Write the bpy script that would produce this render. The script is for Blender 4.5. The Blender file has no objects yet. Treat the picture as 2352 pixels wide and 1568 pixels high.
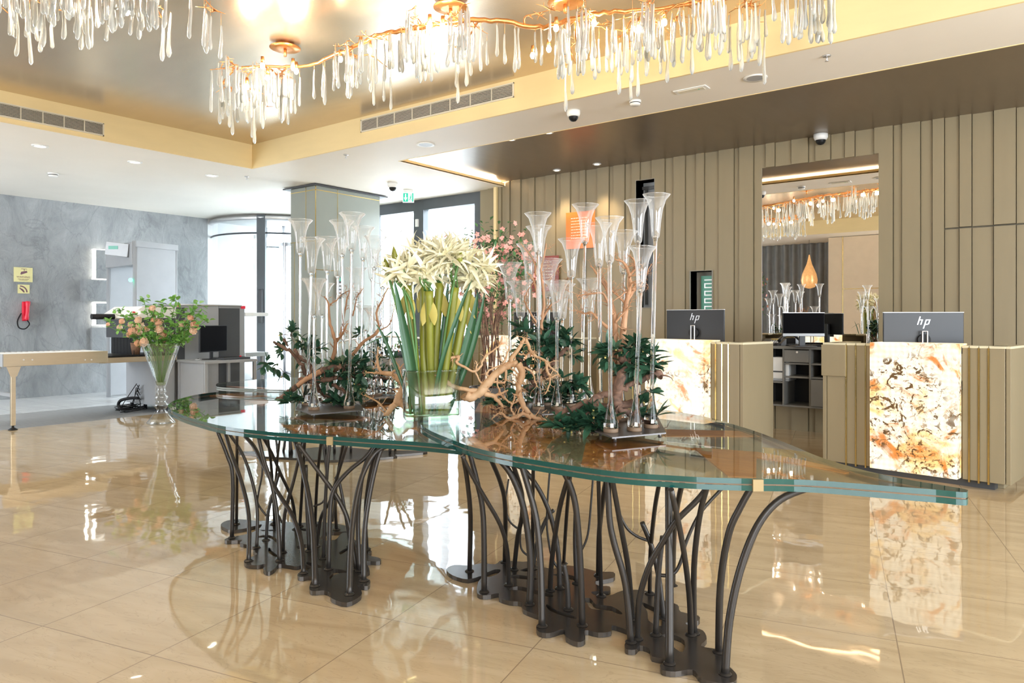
import bpy, bmesh, math, random
from mathutils import Vector, Matrix, noise
from math import sin, cos, pi, radians, atan2, sqrt
V = Vector
SC = bpy.context.scene
COL = SC.collection
# ------------------------------------------------------------------ camera, world, exposure
CH, CF, CX, HY, YAW = 1.2, 1666.0, 1176.0, 735.0, radians(37.1)
FWD = V((-sin(YAW), cos(YAW), 0)); RGT = V((cos(YAW), sin(YAW), 0)); EYE = V((0, 0, CH))
cd = bpy.data.cameras.new('camera'); cam = bpy.data.objects.new('camera', cd); COL.objects.link(cam)
cd.sensor_width = 36; cd.lens = 36 * CF / 2352; cd.shift_y = -(784 - HY) / 2352
cd.clip_start = .05; cd.clip_end = 200
cam.location = EYE; cam.rotation_euler = (pi / 2, 0, YAW)
SC.camera = cam
w = bpy.data.worlds.new('world'); SC.world = w; w.use_nodes = True
w.node_tree.nodes['Background'].inputs[0].default_value = (.84, .92, 1, 1)
w.node_tree.nodes['Background'].inputs[1].default_value = 7.0
SC.view_settings.view_transform = 'Standard'; SC.view_settings.look = 'None'
SC.view_settings.exposure = 0.95; SC.view_settings.gamma = 1; SC.view_settings.use_curve_mapping = False
cy = SC.cycles
cy.use_denoising = True; cy.max_bounces = 12; cy.transparent_max_bounces = 24; cy.transmission_bounces = 10
cy.glossy_bounces = 5; cy.diffuse_bounces = 4; cy.caustics_reflective = False; cy.caustics_refractive = False
cy.sample_clamp_indirect = 6; cy.sample_clamp_direct = 0; cy.blur_glossy = .5

def light(kind, loc, power, color=(1, 1, 1), size=.1, size_y=None, rot=(0, 0, 0), spot=None, name='light', parent=None):
    l = bpy.data.lights.new(name, kind); l.energy = power; l.color = color
    if kind == 'AREA':
        l.shape = 'RECTANGLE'; l.size = size; l.size_y = size_y or size
    elif kind == 'SPOT':
        l.spot_size = spot or 1.6; l.spot_blend = .6; l.shadow_soft_size = size
    else: l.shadow_soft_size = size
    o = bpy.data.objects.new(name, l); COL.objects.link(o); o.location = loc; o.rotation_euler = rot
    return o
WARM = (1, .78, .52); DAY = (.9, .95, 1)
# planes of the room
SLAT_Y = 8.15; LEFT_X = -12.75; ZS = 3.10; ZD = 3.105; ZC = 3.40; BACK_Y = -2.6; RIGHT_X = 4.2
COF_X, COF_Y, COF_Y0 = -8.1, 5.3, -.5        # coffer: x > COF_X, COF_Y0 < y < COF_Y
REC_X, REC_Y = -6.3, 6.1                       # dark recess over the desks
# daylight enters through the window walls and openings added out of view: portals guide the sky light through their openings
def portal(loc, rot, sx, sy):
    o = light('AREA', loc, 1, (1, 1, 1), sx, sy, rot, name='daylight_portal'); o.data.cycles.is_portal = True
portal((RIGHT_X + .02, 2.5, 1.6), (0, radians(90), 0), 2.8, 6.0)
portal((2.3, BACK_Y - .02, 1.6), (radians(90), 0, 0), 2.8, 2.8)
portal((-10.4, BACK_Y - .02, 1.6), (radians(90), 0, 0), 3.6, 2.8)
portal((-7.6, SLAT_Y + .3, 1.65), (radians(-90), 0, 0), 3.2, 2.8)
portal((-11.6, SLAT_Y + .3, 1.65), (radians(-90), 0, 0), 2.6, 2.9)

def ray(px, py): return FWD + RGT * ((px - CX) / CF) + V((0, 0, (HY - py) / CF))
def at(px, py, d): return EYE + ray(px, py) * d
def on_z(px, py, z=0.):
    r = ray(px, py); return EYE + r * ((z - CH) / r.z)
def on_y(px, py, y):
    r = ray(px, py); return EYE + r * (y / r.y)
def on_x(px, py, x):
    r = ray(px, py); return EYE + r * (x / r.x)
def dep(p): return (p - EYE).dot(FWD)
def up_at(p, py):    # the height above the ground point p that shows at image row py
    return CH + (HY - py) / CF * dep(p)

# ------------------------------------------------------------------ materials
MATS = {}
def nt(name):
    m = bpy.data.materials.new(name); m.use_nodes = True; t = m.node_tree
    MATS[name] = m
    return m, t, t.nodes['Principled BSDF'], t.nodes['Material Output']
def N(t, kind, **kw):
    n = t.nodes.new(kind)
    for k, v in kw.items():
        if k in n.inputs: n.inputs[k].default_value = v
        else: setattr(n, k, v)
    return n
def pm(name, col, rough=.5, metal=0., var=.08, scale=6., bump=0., bscale=None, stretch=(1, 1, 1), spec=None, trans=0., ior=1.45, emis=None, es=1., coat=0.):
    m, t, b, out = nt(name)
    L = t.links.new
    tc = N(t, 'ShaderNodeTexCoord'); mp = N(t, 'ShaderNodeMapping'); mp.inputs['Scale'].default_value = stretch
    L(tc.outputs['Object'], mp.inputs['Vector'])
    nz = N(t, 'ShaderNodeTexNoise', Scale=scale, Detail=5.); L(mp.outputs[0], nz.inputs['Vector'])
    mx = N(t, 'ShaderNodeMix', data_type='RGBA'); L(nz.outputs['Fac'], mx.inputs['Factor'])
    c = V(col)
    mx.inputs['A'].default_value = (*(c * (1 - var)), 1); mx.inputs['B'].default_value = (*[min(1, x * (1 + var)) for x in c], 1)
    L(mx.outputs['Result'], b.inputs['Base Color'])
    b.inputs['Roughness'].default_value = rough; b.inputs['Metallic'].default_value = metal
    b.inputs['Transmission Weight'].default_value = trans; b.inputs['IOR'].default_value = ior
    b.inputs['Coat Weight'].default_value = coat
    if spec is not None: b.inputs['Specular IOR Level'].default_value = spec
    if emis: b.inputs['Emission Color'].default_value = (*emis, 1); b.inputs['Emission Strength'].default_value = es
    if bump:
        n2 = N(t, 'ShaderNodeTexNoise', Scale=bscale or scale * 3, Detail=4.); L(mp.outputs[0], n2.inputs['Vector'])
        bp = N(t, 'ShaderNodeBump', Strength=bump, Distance=.01); L(n2.outputs['Fac'], bp.inputs['Height']); L(bp.outputs[0], b.inputs['Normal'])
    return m
def emit(name, col, s):
    m, t, b, out = nt(name); b.inputs['Base Color'].default_value = (*col, 1)
    b.inputs['Emission Color'].default_value = (*col, 1); b.inputs['Emission Strength'].default_value = s
    return m
def thin_glass(name, tint=(1, 1, 1), ior=1.45, rough=0., boost=1., gleam=0.):
    m, t, b, out = nt(name); t.nodes.remove(b); L = t.links.new
    tr = N(t, 'ShaderNodeBsdfTransparent'); tr.inputs[0].default_value = (*tint, 1)
    gl = N(t, 'ShaderNodeBsdfGlossy'); gl.inputs['Roughness'].default_value = rough
    ge = N(t, 'ShaderNodeNewGeometry'); io = N(t, 'ShaderNodeMapRange'); io.inputs['To Min'].default_value = ior; io.inputs['To Max'].default_value = 1 / ior
    bk = N(t, 'ShaderNodeMapRange'); bk.inputs['To Min'].default_value = 1; bk.inputs['To Max'].default_value = .25; L(ge.outputs['Backfacing'], bk.inputs['Value'])
    fr = N(t, 'ShaderNodeFresnel'); L(ge.outputs['Backfacing'], io.inputs['Value']); L(io.outputs[0], fr.inputs['IOR']); mu = N(t, 'ShaderNodeMath', operation='MULTIPLY', use_clamp=True); mu.inputs[1].default_value = boost
    m3 = N(t, 'ShaderNodeMath', operation='MULTIPLY'); L(bk.outputs[0], m3.inputs[0]); mx = N(t, 'ShaderNodeMixShader'); L(fr.outputs[0], mu.inputs[0]); L(mu.outputs[0], m3.inputs[1]); L(m3.outputs[0], mx.inputs[0]); L(tr.outputs[0], mx.inputs[1]); L(gl.outputs[0], mx.inputs[2])
    if gleam:      # white mixed into the glass, strongest edge-on, standing in for bright reflections
        df = N(t, 'ShaderNodeBsdfTranslucent'); d2 = N(t, 'ShaderNodeBsdfDiffuse'); ms = N(t, 'ShaderNodeMixShader'); ms.inputs[0].default_value = .5; L(df.outputs[0], ms.inputs[1]); L(d2.outputs[0], ms.inputs[2])
        lw = N(t, 'ShaderNodeLayerWeight', Blend=.35); mr = N(t, 'ShaderNodeMapRange'); mr.inputs['To Min'].default_value = gleam * .35; mr.inputs['To Max'].default_value = min(1, gleam * 3.2); L(lw.outputs['Facing'], mr.inputs['Value'])
        df.inputs[0].default_value = (.95, .97, 1, 1); d2.inputs[0].default_value = (.95, .97, 1, 1)
        m4 = N(t, 'ShaderNodeMixShader'); L(mr.outputs[0], m4.inputs[0]); L(mx.outputs[0], m4.inputs[1]); L(ms.outputs[0], m4.inputs[2]); mx = m4
    L(mx.outputs[0], out.inputs['Surface'])
    return m
# floor marble: square polished tiles, slightly uneven so that reflections waver
def floor_mat(name, c1, c2, grout, tile, ang, org, rough):
    m, t, b, out = nt(name); L = t.links.new
    geo = N(t, 'ShaderNodeNewGeometry'); mp = N(t, 'ShaderNodeMapping', vector_type='TEXTURE')
    mp.inputs['Location'].default_value = (org[0], org[1], 0); mp.inputs['Rotation'].default_value = (0, 0, ang); mp.inputs['Scale'].default_value = (tile, tile, 1)
    L(geo.outputs['Position'], mp.inputs['Vector'])
    sp = N(t, 'ShaderNodeSeparateXYZ'); L(mp.outputs[0], sp.inputs[0])
    def edge(o):
        f = N(t, 'ShaderNodeMath', operation='FRACT'); L(o, f.inputs[0])
        s = N(t, 'ShaderNodeMath', operation='SUBTRACT'); L(f.outputs[0], s.inputs[0]); s.inputs[1].default_value = .5
        a = N(t, 'ShaderNodeMath', operation='ABSOLUTE'); L(s.outputs[0], a.inputs[0])
        return a.outputs[0]
    mxx = N(t, 'ShaderNodeMath', operation='MAXIMUM'); L(edge(sp.outputs[0]), mxx.inputs[0]); L(edge(sp.outputs[1]), mxx.inputs[1])
    gt = N(t, 'ShaderNodeMath', operation='GREATER_THAN'); L(mxx.outputs[0], gt.inputs[0]); gt.inputs[1].default_value = .4965
    fl = N(t, 'ShaderNodeVectorMath', operation='FLOOR'); L(mp.outputs[0], fl.inputs[0])
    wn = N(t, 'ShaderNodeTexWhiteNoise'); L(fl.outputs[0], wn.inputs['Vector'])
    off = N(t, 'ShaderNodeVectorMath', operation='SCALE'); L(wn.outputs['Color'], off.inputs[0]); off.inputs['Scale'].default_value = 9.
    ad = N(t, 'ShaderNodeVectorMath', operation='ADD'); L(off.outputs[0], ad.inputs[0]); L(mp.outputs[0], ad.inputs[1])
    sc = N(t, 'ShaderNodeMapping'); sc.inputs['Scale'].default_value = (.8, 3.2, 1); sc.inputs['Rotation'].default_value = (0, 0, .35); L(ad.outputs[0], sc.inputs[0])
    n1 = N(t, 'ShaderNodeTexNoise', Scale=1.3, Detail=7., Distortion=1.2); L(sc.outputs[0], n1.inputs['Vector'])
    cr = N(t, 'ShaderNodeValToRGB'); cr.color_ramp.elements[0].position = .3; cr.color_ramp.elements[1].position = .72
    cr.color_ramp.elements[0].color = (*c2, 1); cr.color_ramp.elements[1].color = (*c1, 1); L(n1.outputs['Fac'], cr.inputs[0])
    # fine veins
    n2 = N(t, 'ShaderNodeTexNoise', Scale=2.1, Detail=9., Distortion=2.5); L(sc.outputs[0], n2.inputs['Vector'])
    v1 = N(t, 'ShaderNodeValToRGB'); e = v1.color_ramp.elements; e[0].position = .485; e[0].color = (0, 0, 0, 1); e[1].position = .5; e[1].color = (.35, .35, .35, 1)
    e3 = v1.color_ramp.elements.new(.515); e3.color = (0, 0, 0, 1); L(n2.outputs['Fac'], v1.inputs[0])
    mv = N(t, 'ShaderNodeMix', data_type='RGBA'); L(v1.outputs[0], mv.inputs['Factor']); L(cr.outputs[0], mv.inputs['A']); mv.inputs['B'].default_value = (*[x * .72 for x in c2], 1)
    mg = N(t, 'ShaderNodeMix', data_type='RGBA'); L(gt.outputs[0], mg.inputs['Factor']); L(mv.outputs['Result'], mg.inputs['A']); mg.inputs['B'].default_value = (*grout, 1)
    L(mg.outputs['Result'], b.inputs['Base Color'])
    b.inputs['Roughness'].default_value = rough; b.inputs['IOR'].default_value = 1.6; b.inputs['Specular IOR Level'].default_value = 1.0
    n3 = N(t, 'ShaderNodeTexNoise', Scale=2.6, Detail=1.5); L(ad.outputs[0], n3.inputs['Vector'])
    bp = N(t, 'ShaderNodeBump', Strength=.035, Distance=.05); L(n3.outputs['Fac'], bp.inputs['Height']); L(bp.outputs[0], b.inputs['Normal'])
    return m
tc0 = on_z(388, 1381)
M_FLOOR = floor_mat('beige_marble', (.72, .55, .34), (.58, .43, .25), (.36, .26, .16), .61, radians(13), (tc0.x + .305, tc0.y + .305), .03)
M_FLOOR2 = floor_mat('white_stone', (.9, .91, .92), (.82, .83, .85), (.4, .4, .42), .61, 0, (0, 0), .12)
M_MAT = pm('entrance_mat_fabric', (.33, .34, .35), .8, stretch=(1, 30, 1), var=.3, scale=4, bump=.3)
M_PLASTER = pm('ceiling_plaster', (.85, .80, .72), .55, var=.05, scale=1.5, bump=.08, bscale=14)
M_FASCIA = pm('yellow_fascia', (.86, .68, .36), .5, var=.05, scale=3, stretch=(1, 1, 5), bump=.05)
M_COFFER = pm('satin_gold_ceiling', (.64, .53, .40), .27, metal=.82, var=.12, scale=2.2, stretch=(1, 4, 1), bump=.04, bscale=6)
M_DARKC = pm('dark_satin_ceiling', (.22, .175, .125), .33, metal=.45, var=.1, scale=2.5, stretch=(4, 1, 1), bump=.04)
M_SLAT = pm('olive_beige_panel', (.265, .215, .13), .45, var=.06, scale=5, stretch=(3, 3, .5), bump=.04)
M_GAP = pm('shadow_gap', (.13, .11, .075), .8)
M_COLUMN = pm('sage_lacquer', (.27, .29, .26), .28, var=.06, scale=3)
M_GOLD = pm('brass_strip', (.75, .58, .24), .2, metal=1, var=.05)
M_STONE = None
def stone_mat(name, c1, c2, bs=1.):
    m, t, b, out = nt(name); L = t.links.new
    geo = N(t, 'ShaderNodeNewGeometry'); mp = N(t, 'ShaderNodeMapping'); mp.inputs['Scale'].default_value = (1, 1, .55); mp.inputs['Rotation'].default_value = (.5, 0, 0)
    L(geo.outputs['Position'], mp.inputs['Vector'])
    n1 = N(t, 'ShaderNodeTexNoise', Scale=3.2, Detail=14., Distortion=.5, Roughness=.74); L(mp.outputs[0], n1.inputs['Vector'])
    cr = N(t, 'ShaderNodeValToRGB'); cr.color_ramp.elements[0].position = .34; cr.color_ramp.elements[1].position = .66
    cr.color_ramp.elements[0].color = (*c2, 1); cr.color_ramp.elements[1].color = (*c1, 1); L(n1.outputs['Fac'], cr.inputs[0])
    n2 = N(t, 'ShaderNodeTexNoise', Scale=.9, Detail=9., Distortion=1.6); L(mp.outputs[0], n2.inputs['Vector'])
    v1 = N(t, 'ShaderNodeValToRGB'); e = v1.color_ramp.elements; e[0].position = .49; e[0].color = (0, 0, 0, 1); e[1].position = .5; e[1].color = (.3, .3, .3, 1)
    e3 = v1.color_ramp.elements.new(.51); e3.color = (0, 0, 0, 1); L(n2.outputs['Fac'], v1.inputs[0])
    mv = N(t, 'ShaderNodeMix', data_type='RGBA'); L(v1.outputs[0], mv.inputs['Factor']); L(cr.outputs[0], mv.inputs['A']); mv.inputs['B'].default_value = (*[x * .5 for x in c2], 1)
    L(mv.outputs['Result'], b.inputs['Base Color']); b.inputs['Roughness'].default_value = .6
    bp = N(t, 'ShaderNodeBump', Strength=bs, Distance=.06); L(n1.outputs['Fac'], bp.inputs['Height']); L(bp.outputs[0], b.inputs['Normal'])
    return m
M_STONE = stone_mat('grey_slate', (.43, .445, .455), (.27, .285, .295))
def onyx_mat(name, dens):
    m, t, b, out = nt(name); L = t.links.new
    tc = N(t, 'ShaderNodeNewGeometry'); P = tc.outputs['Position']
    def noise(sc, det, dist, ro=.6, off=0.):
        v = P
        if off: mp_ = N(t, 'ShaderNodeMapping'); mp_.inputs['Location'].default_value = (off, off, off); L(P, mp_.inputs[0]); v = mp_.outputs[0]
        n = N(t, 'ShaderNodeTexNoise', Scale=sc, Detail=det, Distortion=dist, Roughness=ro); L(v, n.inputs['Vector']); return n.outputs['Fac']
    def ramp(x, lo, hi):
        r = N(t, 'ShaderNodeMapRange', interpolation_type='SMOOTHSTEP'); r.inputs['From Min'].default_value = lo; r.inputs['From Max'].default_value = hi; L(x, r.inputs['Value']); return r.outputs[0]
    def mul(x, y): q = N(t, 'ShaderNodeMath', operation='MULTIPLY', use_clamp=True); L(x, q.inputs[0]); (L(y, q.inputs[1]) if not isinstance(y, float) else setattr(q.inputs[1], 'default_value', y)); return q.outputs[0]
    def mix(f, A, B):
        q = N(t, 'ShaderNodeMix', data_type='RGBA'); L(f, q.inputs['Factor'])
        for nm, c in (('A', A), ('B', B)):
            if isinstance(c, tuple): q.inputs[nm].default_value = (*c, 1)
            else: L(c, q.inputs[nm])
        return q.outputs['Result']
    k = .06 * (1 - dens)
    yel = ramp(noise(3.0, 5., 1.), .47 + k, .62 + k); org = ramp(noise(2.6, 7., 1.5, .65, 3.1), .50 + k, .62 + k); clus = ramp(noise(1.9, 3., .6, .5, 7.7), .44 + k, .56 + k)
    mark = mul(ramp(noise(9.5, 8., 2.2, .62, 1.3), .56, .585), clus); fine = mul(ramp(noise(19., 6., 1.5, .6, 5.), .57, .60), mul(clus, .7))
    c = mix(yel, (1., .90, .70), (1., .64, .24)); c = mix(mul(org, .95), c, (.74, .22, .03)); c = mix(mark, c, (.11, .055, .018)); c = mix(fine, c, (.25, .12, .04))
    mp = N(t, 'ShaderNodeMapping'); mp.inputs['Scale'].default_value = (155, 0, 155); L(P, mp.inputs[0])
    sp = N(t, 'ShaderNodeSeparateXYZ'); L(mp.outputs[0], sp.inputs[0])
    s1 = N(t, 'ShaderNodeMath', operation='SINE'); L(sp.outputs[0], s1.inputs[0]); s2 = N(t, 'ShaderNodeMath', operation='SINE'); L(sp.outputs[2], s2.inputs[0])
    s3 = N(t, 'ShaderNodeMath', operation='ADD'); L(s1.outputs[0], s3.inputs[0]); L(s2.outputs[0], s3.inputs[1])
    s4 = N(t, 'ShaderNodeMath', operation='MULTIPLY_ADD'); L(s3.outputs[0], s4.inputs[0]); s4.inputs[1].default_value = .045; s4.inputs[2].default_value = .68
    L(c, b.inputs['Emission Color']); L(s4.outputs[0], b.inputs['Emission Strength'])
    b.inputs['Base Color'].default_value = (.03, .02, .01, 1); b.inputs['Roughness'].default_value = .3
    return m
M_ONYX_A = onyx_mat('onyx_rich', 1.0); M_ONYX_B = onyx_mat('onyx_pale', .35)
def wood_mat(name, c1, c2, sc=3., stretch=(1, 8, 1), rough=.35, rot=0., dist=1.):
    m, t, b, out = nt(name); L = t.links.new
    tc = N(t, 'ShaderNodeTexCoord'); mp = N(t, 'ShaderNodeMapping'); mp.inputs['Scale'].default_value = stretch; mp.inputs['Rotation'].default_value = (0, 0, rot)
    L(tc.outputs['Object'], mp.inputs[0])
    n1 = N(t, 'ShaderNodeTexNoise', Scale=sc, Detail=8., Distortion=dist); L(mp.outputs[0], n1.inputs['Vector'])
    cr = N(t, 'ShaderNodeValToRGB'); cr.color_ramp.elements[0].position = .35; cr.color_ramp.elements[1].position = .65
    cr.color_ramp.elements[0].color = (*c2, 1); cr.color_ramp.elements[1].color = (*c1, 1); L(n1.outputs['Fac'], cr.inputs[0]); L(cr.outputs[0], b.inputs['Base Color'])
    b.inputs['Roughness'].default_value = rough
    bp = N(t, 'ShaderNodeBump', Strength=.25, Distance=.005); L(n1.outputs['Fac'], bp.inputs['Height']); L(bp.outputs[0], b.inputs['Normal'])
    return m
M_INLAY = wood_mat('orange_veneer', (.97, .38, .08), (.70, .23, .04), 3.2, (1, 5, 1), .3, .6)
M_BURL = wood_mat('burl_veneer', (.97, .38, .09), (.50, .15, .04), 6., (1, 1.6, 1), .3, 0, 3.)
M_DRIFT = wood_mat('pale_driftwood', (.72, .47, .27), (.52, .30, .15), 9., (1, 1, .5), .6)
M_TWIG = wood_mat('orange_twig', (.58, .32, .17), (.36, .18, .09), 9., (1, 1, .5), .6)
M_BARK = wood_mat('dark_bark', (.24, .13, .085), (.08, .045, .03), 22., (1, 1, 1), .8)
M_CUT = wood_mat('cut_wood', (.72, .48, .28), (.5, .28, .14), 20., (1, 1, 1), .7)
M_LEAF = pm('dark_green_leaf', (.035, .10, .055), .38, var=.35, scale=12)
M_LEAF2 = pm('fresh_green_leaf', (.20, .42, .09), .45, var=.35, scale=12)
M_STRAP = pm('strap_leaf_green', (.035, .12, .05), .35, var=.3, scale=5, stretch=(8, 8, 1))
M_STEM = pm('yellow_green_stem', (.24, .25, .03), .4, var=.25, scale=5, stretch=(8, 8, 1))
M_STEMG = pm('green_stem', (.10, .22, .06), .45, var=.2)
M_LILY = pm('cream_petal', (.93, .88, .64), .5, var=.06, scale=9)
M_YELLOW = pm('yellow_berry', (.75, .6, .2), .5)
M_ROSE = pm('peach_petal', (.93, .56, .38), .5, var=.12, scale=14)
M_ROSE2 = pm('pale_peach_petal', (.95, .68, .50), .5, var=.12, scale=14)
M_PINK = pm('coral_blossom', (.90, .42, .36), .55, var=.15, scale=12)
M_METAL = pm('dark_bronze_steel', (.045, .040, .036), .36, metal=.5, var=.15, scale=9)
M_PLATE = pm('bronze_steel_plate', (.085, .075, .066), .26, metal=.6, var=.15, scale=4)
M_TRAY = pm('tray_steel', (.13, .12, .12), .35, metal=.6, var=.1)
M_CLEAR = thin_glass('clear_pane', (.97, .985, .98), 1.45)
M_TABLE = thin_glass('tabletop_glass', (.95, .98, .97), 1.5, 0, 1.2)
M_EDGE = pm('green_glass_edge', (.008, .075, .068), .06, var=.3, scale=2.5, spec=.7)
M_GLASS = pm('blown_glass', (1, 1, 1), .0, var=0, trans=1., ior=1.36)
M_BELL = thin_glass('blown_bell', (.98, .99, .99), 1.5, .02, 2.6, .21)
M_CRYSTAL = pm('frosted_crystal', (.93, .95, .92), .08, var=.02, trans=.7, ior=1.3, bump=.3, bscale=40)
M_COPPER = pm('gilded_copper', (.80, .38, .14), .3, metal=.9, var=.2, scale=12, bump=.3)
M_BULB = emit('lamp_bulb_glow', (1, .90, .72), 30.)
M_LED = emit('led_white', (1, .98, .9), 2.)
M_LEDW = emit('led_warm', (1, .82, .48), 2.2)
M_DOWN = emit('downlight_glow', (1, .93, .8), 9.)
M_WHITE = pm('white_plastic', (.82, .82, .80), .4)
M_CREAM = pm('cream_plastic', (.74, .68, .55), .45)
M_BLACK = pm('black_plastic', (.012, .012, .013), .45, spec=.25)
M_SCREEN = pm('black_screen', (.004, .004, .005), .6, spec=.03)
M_DGREY = pm('dark_grey_paint', (.06, .063, .068), .42)
M_FRAME = pm('anthracite_aluminium', (.085, .095, .105), .4, metal=.2)
M_MGREY = pm('mid_grey_metal', (.33, .335, .34), .38, metal=.25)
M_LGREY = pm('light_grey_panel', (.36, .37, .385), .4)
M_SILVER = pm('brushed_aluminium', (.68, .68, .69), .28, metal=.85, stretch=(1, 1, 8))
M_GOLDSTEEL = pm('brushed_champagne_steel', (.50, .41, .29), .3, metal=.8, stretch=(1, 1, 6))
M_MIRROR = pm('mirror_silver', (.93, .93, .93), .005, metal=1., var=0)
M_RED = pm('red_plastic', (.75, .02, .05), .3)
M_MAROON = pm('maroon_plate', (.22, .03, .015), .15, var=.2)
M_ORANGE = pm('orange_plate', (.75, .16, .03), .2, var=.35, scale=4)
M_SIGNY = pm('pale_yellow_sign', (.78, .72, .36), .5)
M_INK = pm('brown_ink', (.20, .10, .13), .6)
M_TEAL = pm('teal_glass_sign', (.10, .36, .27), .3)
M_GREEN = emit('exit_green', (.0, .40, .26), .35)
M_EXITW = emit('exit_white', (.7, .72, .72), .35)
M_DESKTOP = pm('desk_top_cream', (.66, .60, .42), .4)
M_CURTAIN = pm('charcoal_curtain', (.22, .23, .25), .8, var=.2)
M_WALL = pm('white_wall', (.86, .87, .88), .6)
M_WALLB = pm('beige_wall', (.62, .50, .36), .5)
M_WICKER = pm('wicker', (.22, .12, .07), .7, var=.4, scale=40, bump=.6)
M_WATER = thin_glass('water_green', (.88, .95, .80), 1.33)
M_GREYPIC = pm('street_view_grey', (.38, .42, .47), .5, var=.6, scale=3)
M_EMBER = emit('lamp_amber', (1, .55, .2), 2.2)

# ------------------------------------------------------------------ objects
WM = {}
class MB:
    def __init__(s): s.v = []; s.f = []; s.m = []; s.s = []
    def add(s, vs, fs, mi=0, sm=False):
        k = len(s.v); s.v.extend(V(p) for p in vs)
        for f in fs: s.f.append([k + i for i in f]); s.m.append(mi); s.s.append(sm)
        return s
    def box(s, a, b, mi=0, R=None, o=None):
        x0, y0, z0 = a; x1, y1, z1 = b
        vs = [V(p) for p in ((x0, y0, z0), (x1, y0, z0), (x1, y1, z0), (x0, y1, z0), (x0, y0, z1), (x1, y0, z1), (x1, y1, z1), (x0, y1, z1))]
        if R is not None: vs = [R @ p for p in vs]
        if o is not None: vs = [p + V(o) for p in vs]
        return s.add(vs, [(0, 3, 2, 1), (4, 5, 6, 7), (0, 1, 5, 4), (1, 2, 6, 5), (2, 3, 7, 6), (3, 0, 4, 7)], mi)
    def bbox(s, a, b, r=.006, mi=0, R=None, o=None):      # box with softened edges (chamfered)
        x0, y0, z0 = a; x1, y1, z1 = b; r = min(r, (x1 - x0) * .45, (y1 - y0) * .45, (z1 - z0) * .45)
        bm = bmesh.new(); bmesh.ops.create_cube(bm, size=1)
        for v in bm.verts: v.co = V(((x0 + x1) / 2 + v.co.x * (x1 - x0), (y0 + y1) / 2 + v.co.y * (y1 - y0), (z0 + z1) / 2 + v.co.z * (z1 - z0)))
        bmesh.ops.bevel(bm, geom=bm.edges[:], offset=r, segments=2, affect='EDGES', profile=.5)
        vs = [v.co.copy() for v in bm.verts]; bm.verts.index_update()
        fs = [[v.index for v in f.verts] for f in bm.faces]; bm.free()
        if R is not None: vs = [R @ p for p in vs]
        if o is not None: vs = [p + V(o) for p in vs]
        return s.add(vs, fs, mi)
    def tube(s, pts, rad, n=8, mi=0, cap=True, closed=False):
        pts = [V(p) for p in pts]; k = len(pts)
        if not hasattr(rad, '__len__'): rad = [rad] * k
        vs = []; fs = []; prev = None
        for i, p in enumerate(pts):
            d = (pts[min(i + 1, k - 1)] - pts[max(i - 1, 0)])
            d = d.normalized() if d.length > 1e-9 else V((0, 0, 1))
            if prev is None: u = d.orthogonal().normalized()
            else: u = (prev - d * prev.dot(d)); u = u.normalized() if u.length > 1e-6 else d.orthogonal().normalized()
            prev = u; w_ = d.cross(u)
            for j in range(n):
                a = 2 * pi * j / n; vs.append(p + (u * cos(a) + w_ * sin(a)) * rad[i])
        for i in range(k - 1):
            for j in range(n): fs.append((i * n + j, i * n + (j + 1) % n, (i + 1) * n + (j + 1) % n, (i + 1) * n + j))
        s.add(vs, fs, mi, True)
        if cap:
            b = len(s.v) - k * n
            s.f.append([b + j for j in range(n)][::-1]); s.m.append(mi); s.s.append(False)
            s.f.append([b + (k - 1) * n + j for j in range(n)]); s.m.append(mi); s.s.append(False)
        return s
    def cyl(s, a, b, r, r2=None, n=16, mi=0): return s.tube([a, b], [r, r if r2 is None else r2], n, mi)
    def lathe(s, prof, n=20, o=(0, 0, 0), mi=0, R=None, sm=True):
        o = V(o); vs = []; fs = []
        for r, z in prof:
            for j in range(n):
                a = 2 * pi * j / n; p = V((r * cos(a), r * sin(a), z)); p = R @ p if R is not None else p; vs.append(p + o)
        for i in range(len(prof) - 1):
            for j in range(n): fs.append((i * n + j, i * n + (j + 1) % n, (i + 1) * n + (j + 1) % n, (i + 1) * n + j))
        return s.add(vs, fs, mi, sm)
    def ball(s, c, r, n=10, mi=0, sq=(1, 1, 1)):
        c = V(c); k = max(4, n // 2)
        prof = [(sin(pi * i / k), -cos(pi * i / k)) for i in range(k + 1)]
        vs = []; fs = []
        for a, z in prof:
            for j in range(n): t = 2 * pi * j / n; vs.append(c + V((a * cos(t) * r * sq[0], a * sin(t) * r * sq[1], z * r * sq[2])))
        for i in range(k):
            for j in range(n): fs.append((i * n + j, i * n + (j + 1) % n, (i + 1) * n + (j + 1) % n, (i + 1) * n + j))
        return s.add(vs, fs, mi, True)
    def prism(s, poly, z0, z1, mi=0, mside=None):
        n = len(poly); vs = [(p[0], p[1], z0) for p in poly] + [(p[0], p[1], z1) for p in poly]
        ar = sum(poly[i][0] * poly[(i + 1) % n][1] - poly[(i + 1) % n][0] * poly[i][1] for i in range(n))
        top = list(range(n, 2 * n)); bot = list(range(n))[::-1]; sd = [(i, (i + 1) % n, n + (i + 1) % n, n + i) for i in range(n)]
        if ar < 0: top.reverse(); bot.reverse(); sd = [q[::-1] for q in sd]
        k = len(s.v); s.add(vs, [top, bot], mi)
        ms = mi if mside is None else mside
        for q in sd: s.f.append([k + i for i in q]); s.m.append(ms); s.s.append(False)
        return s
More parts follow.
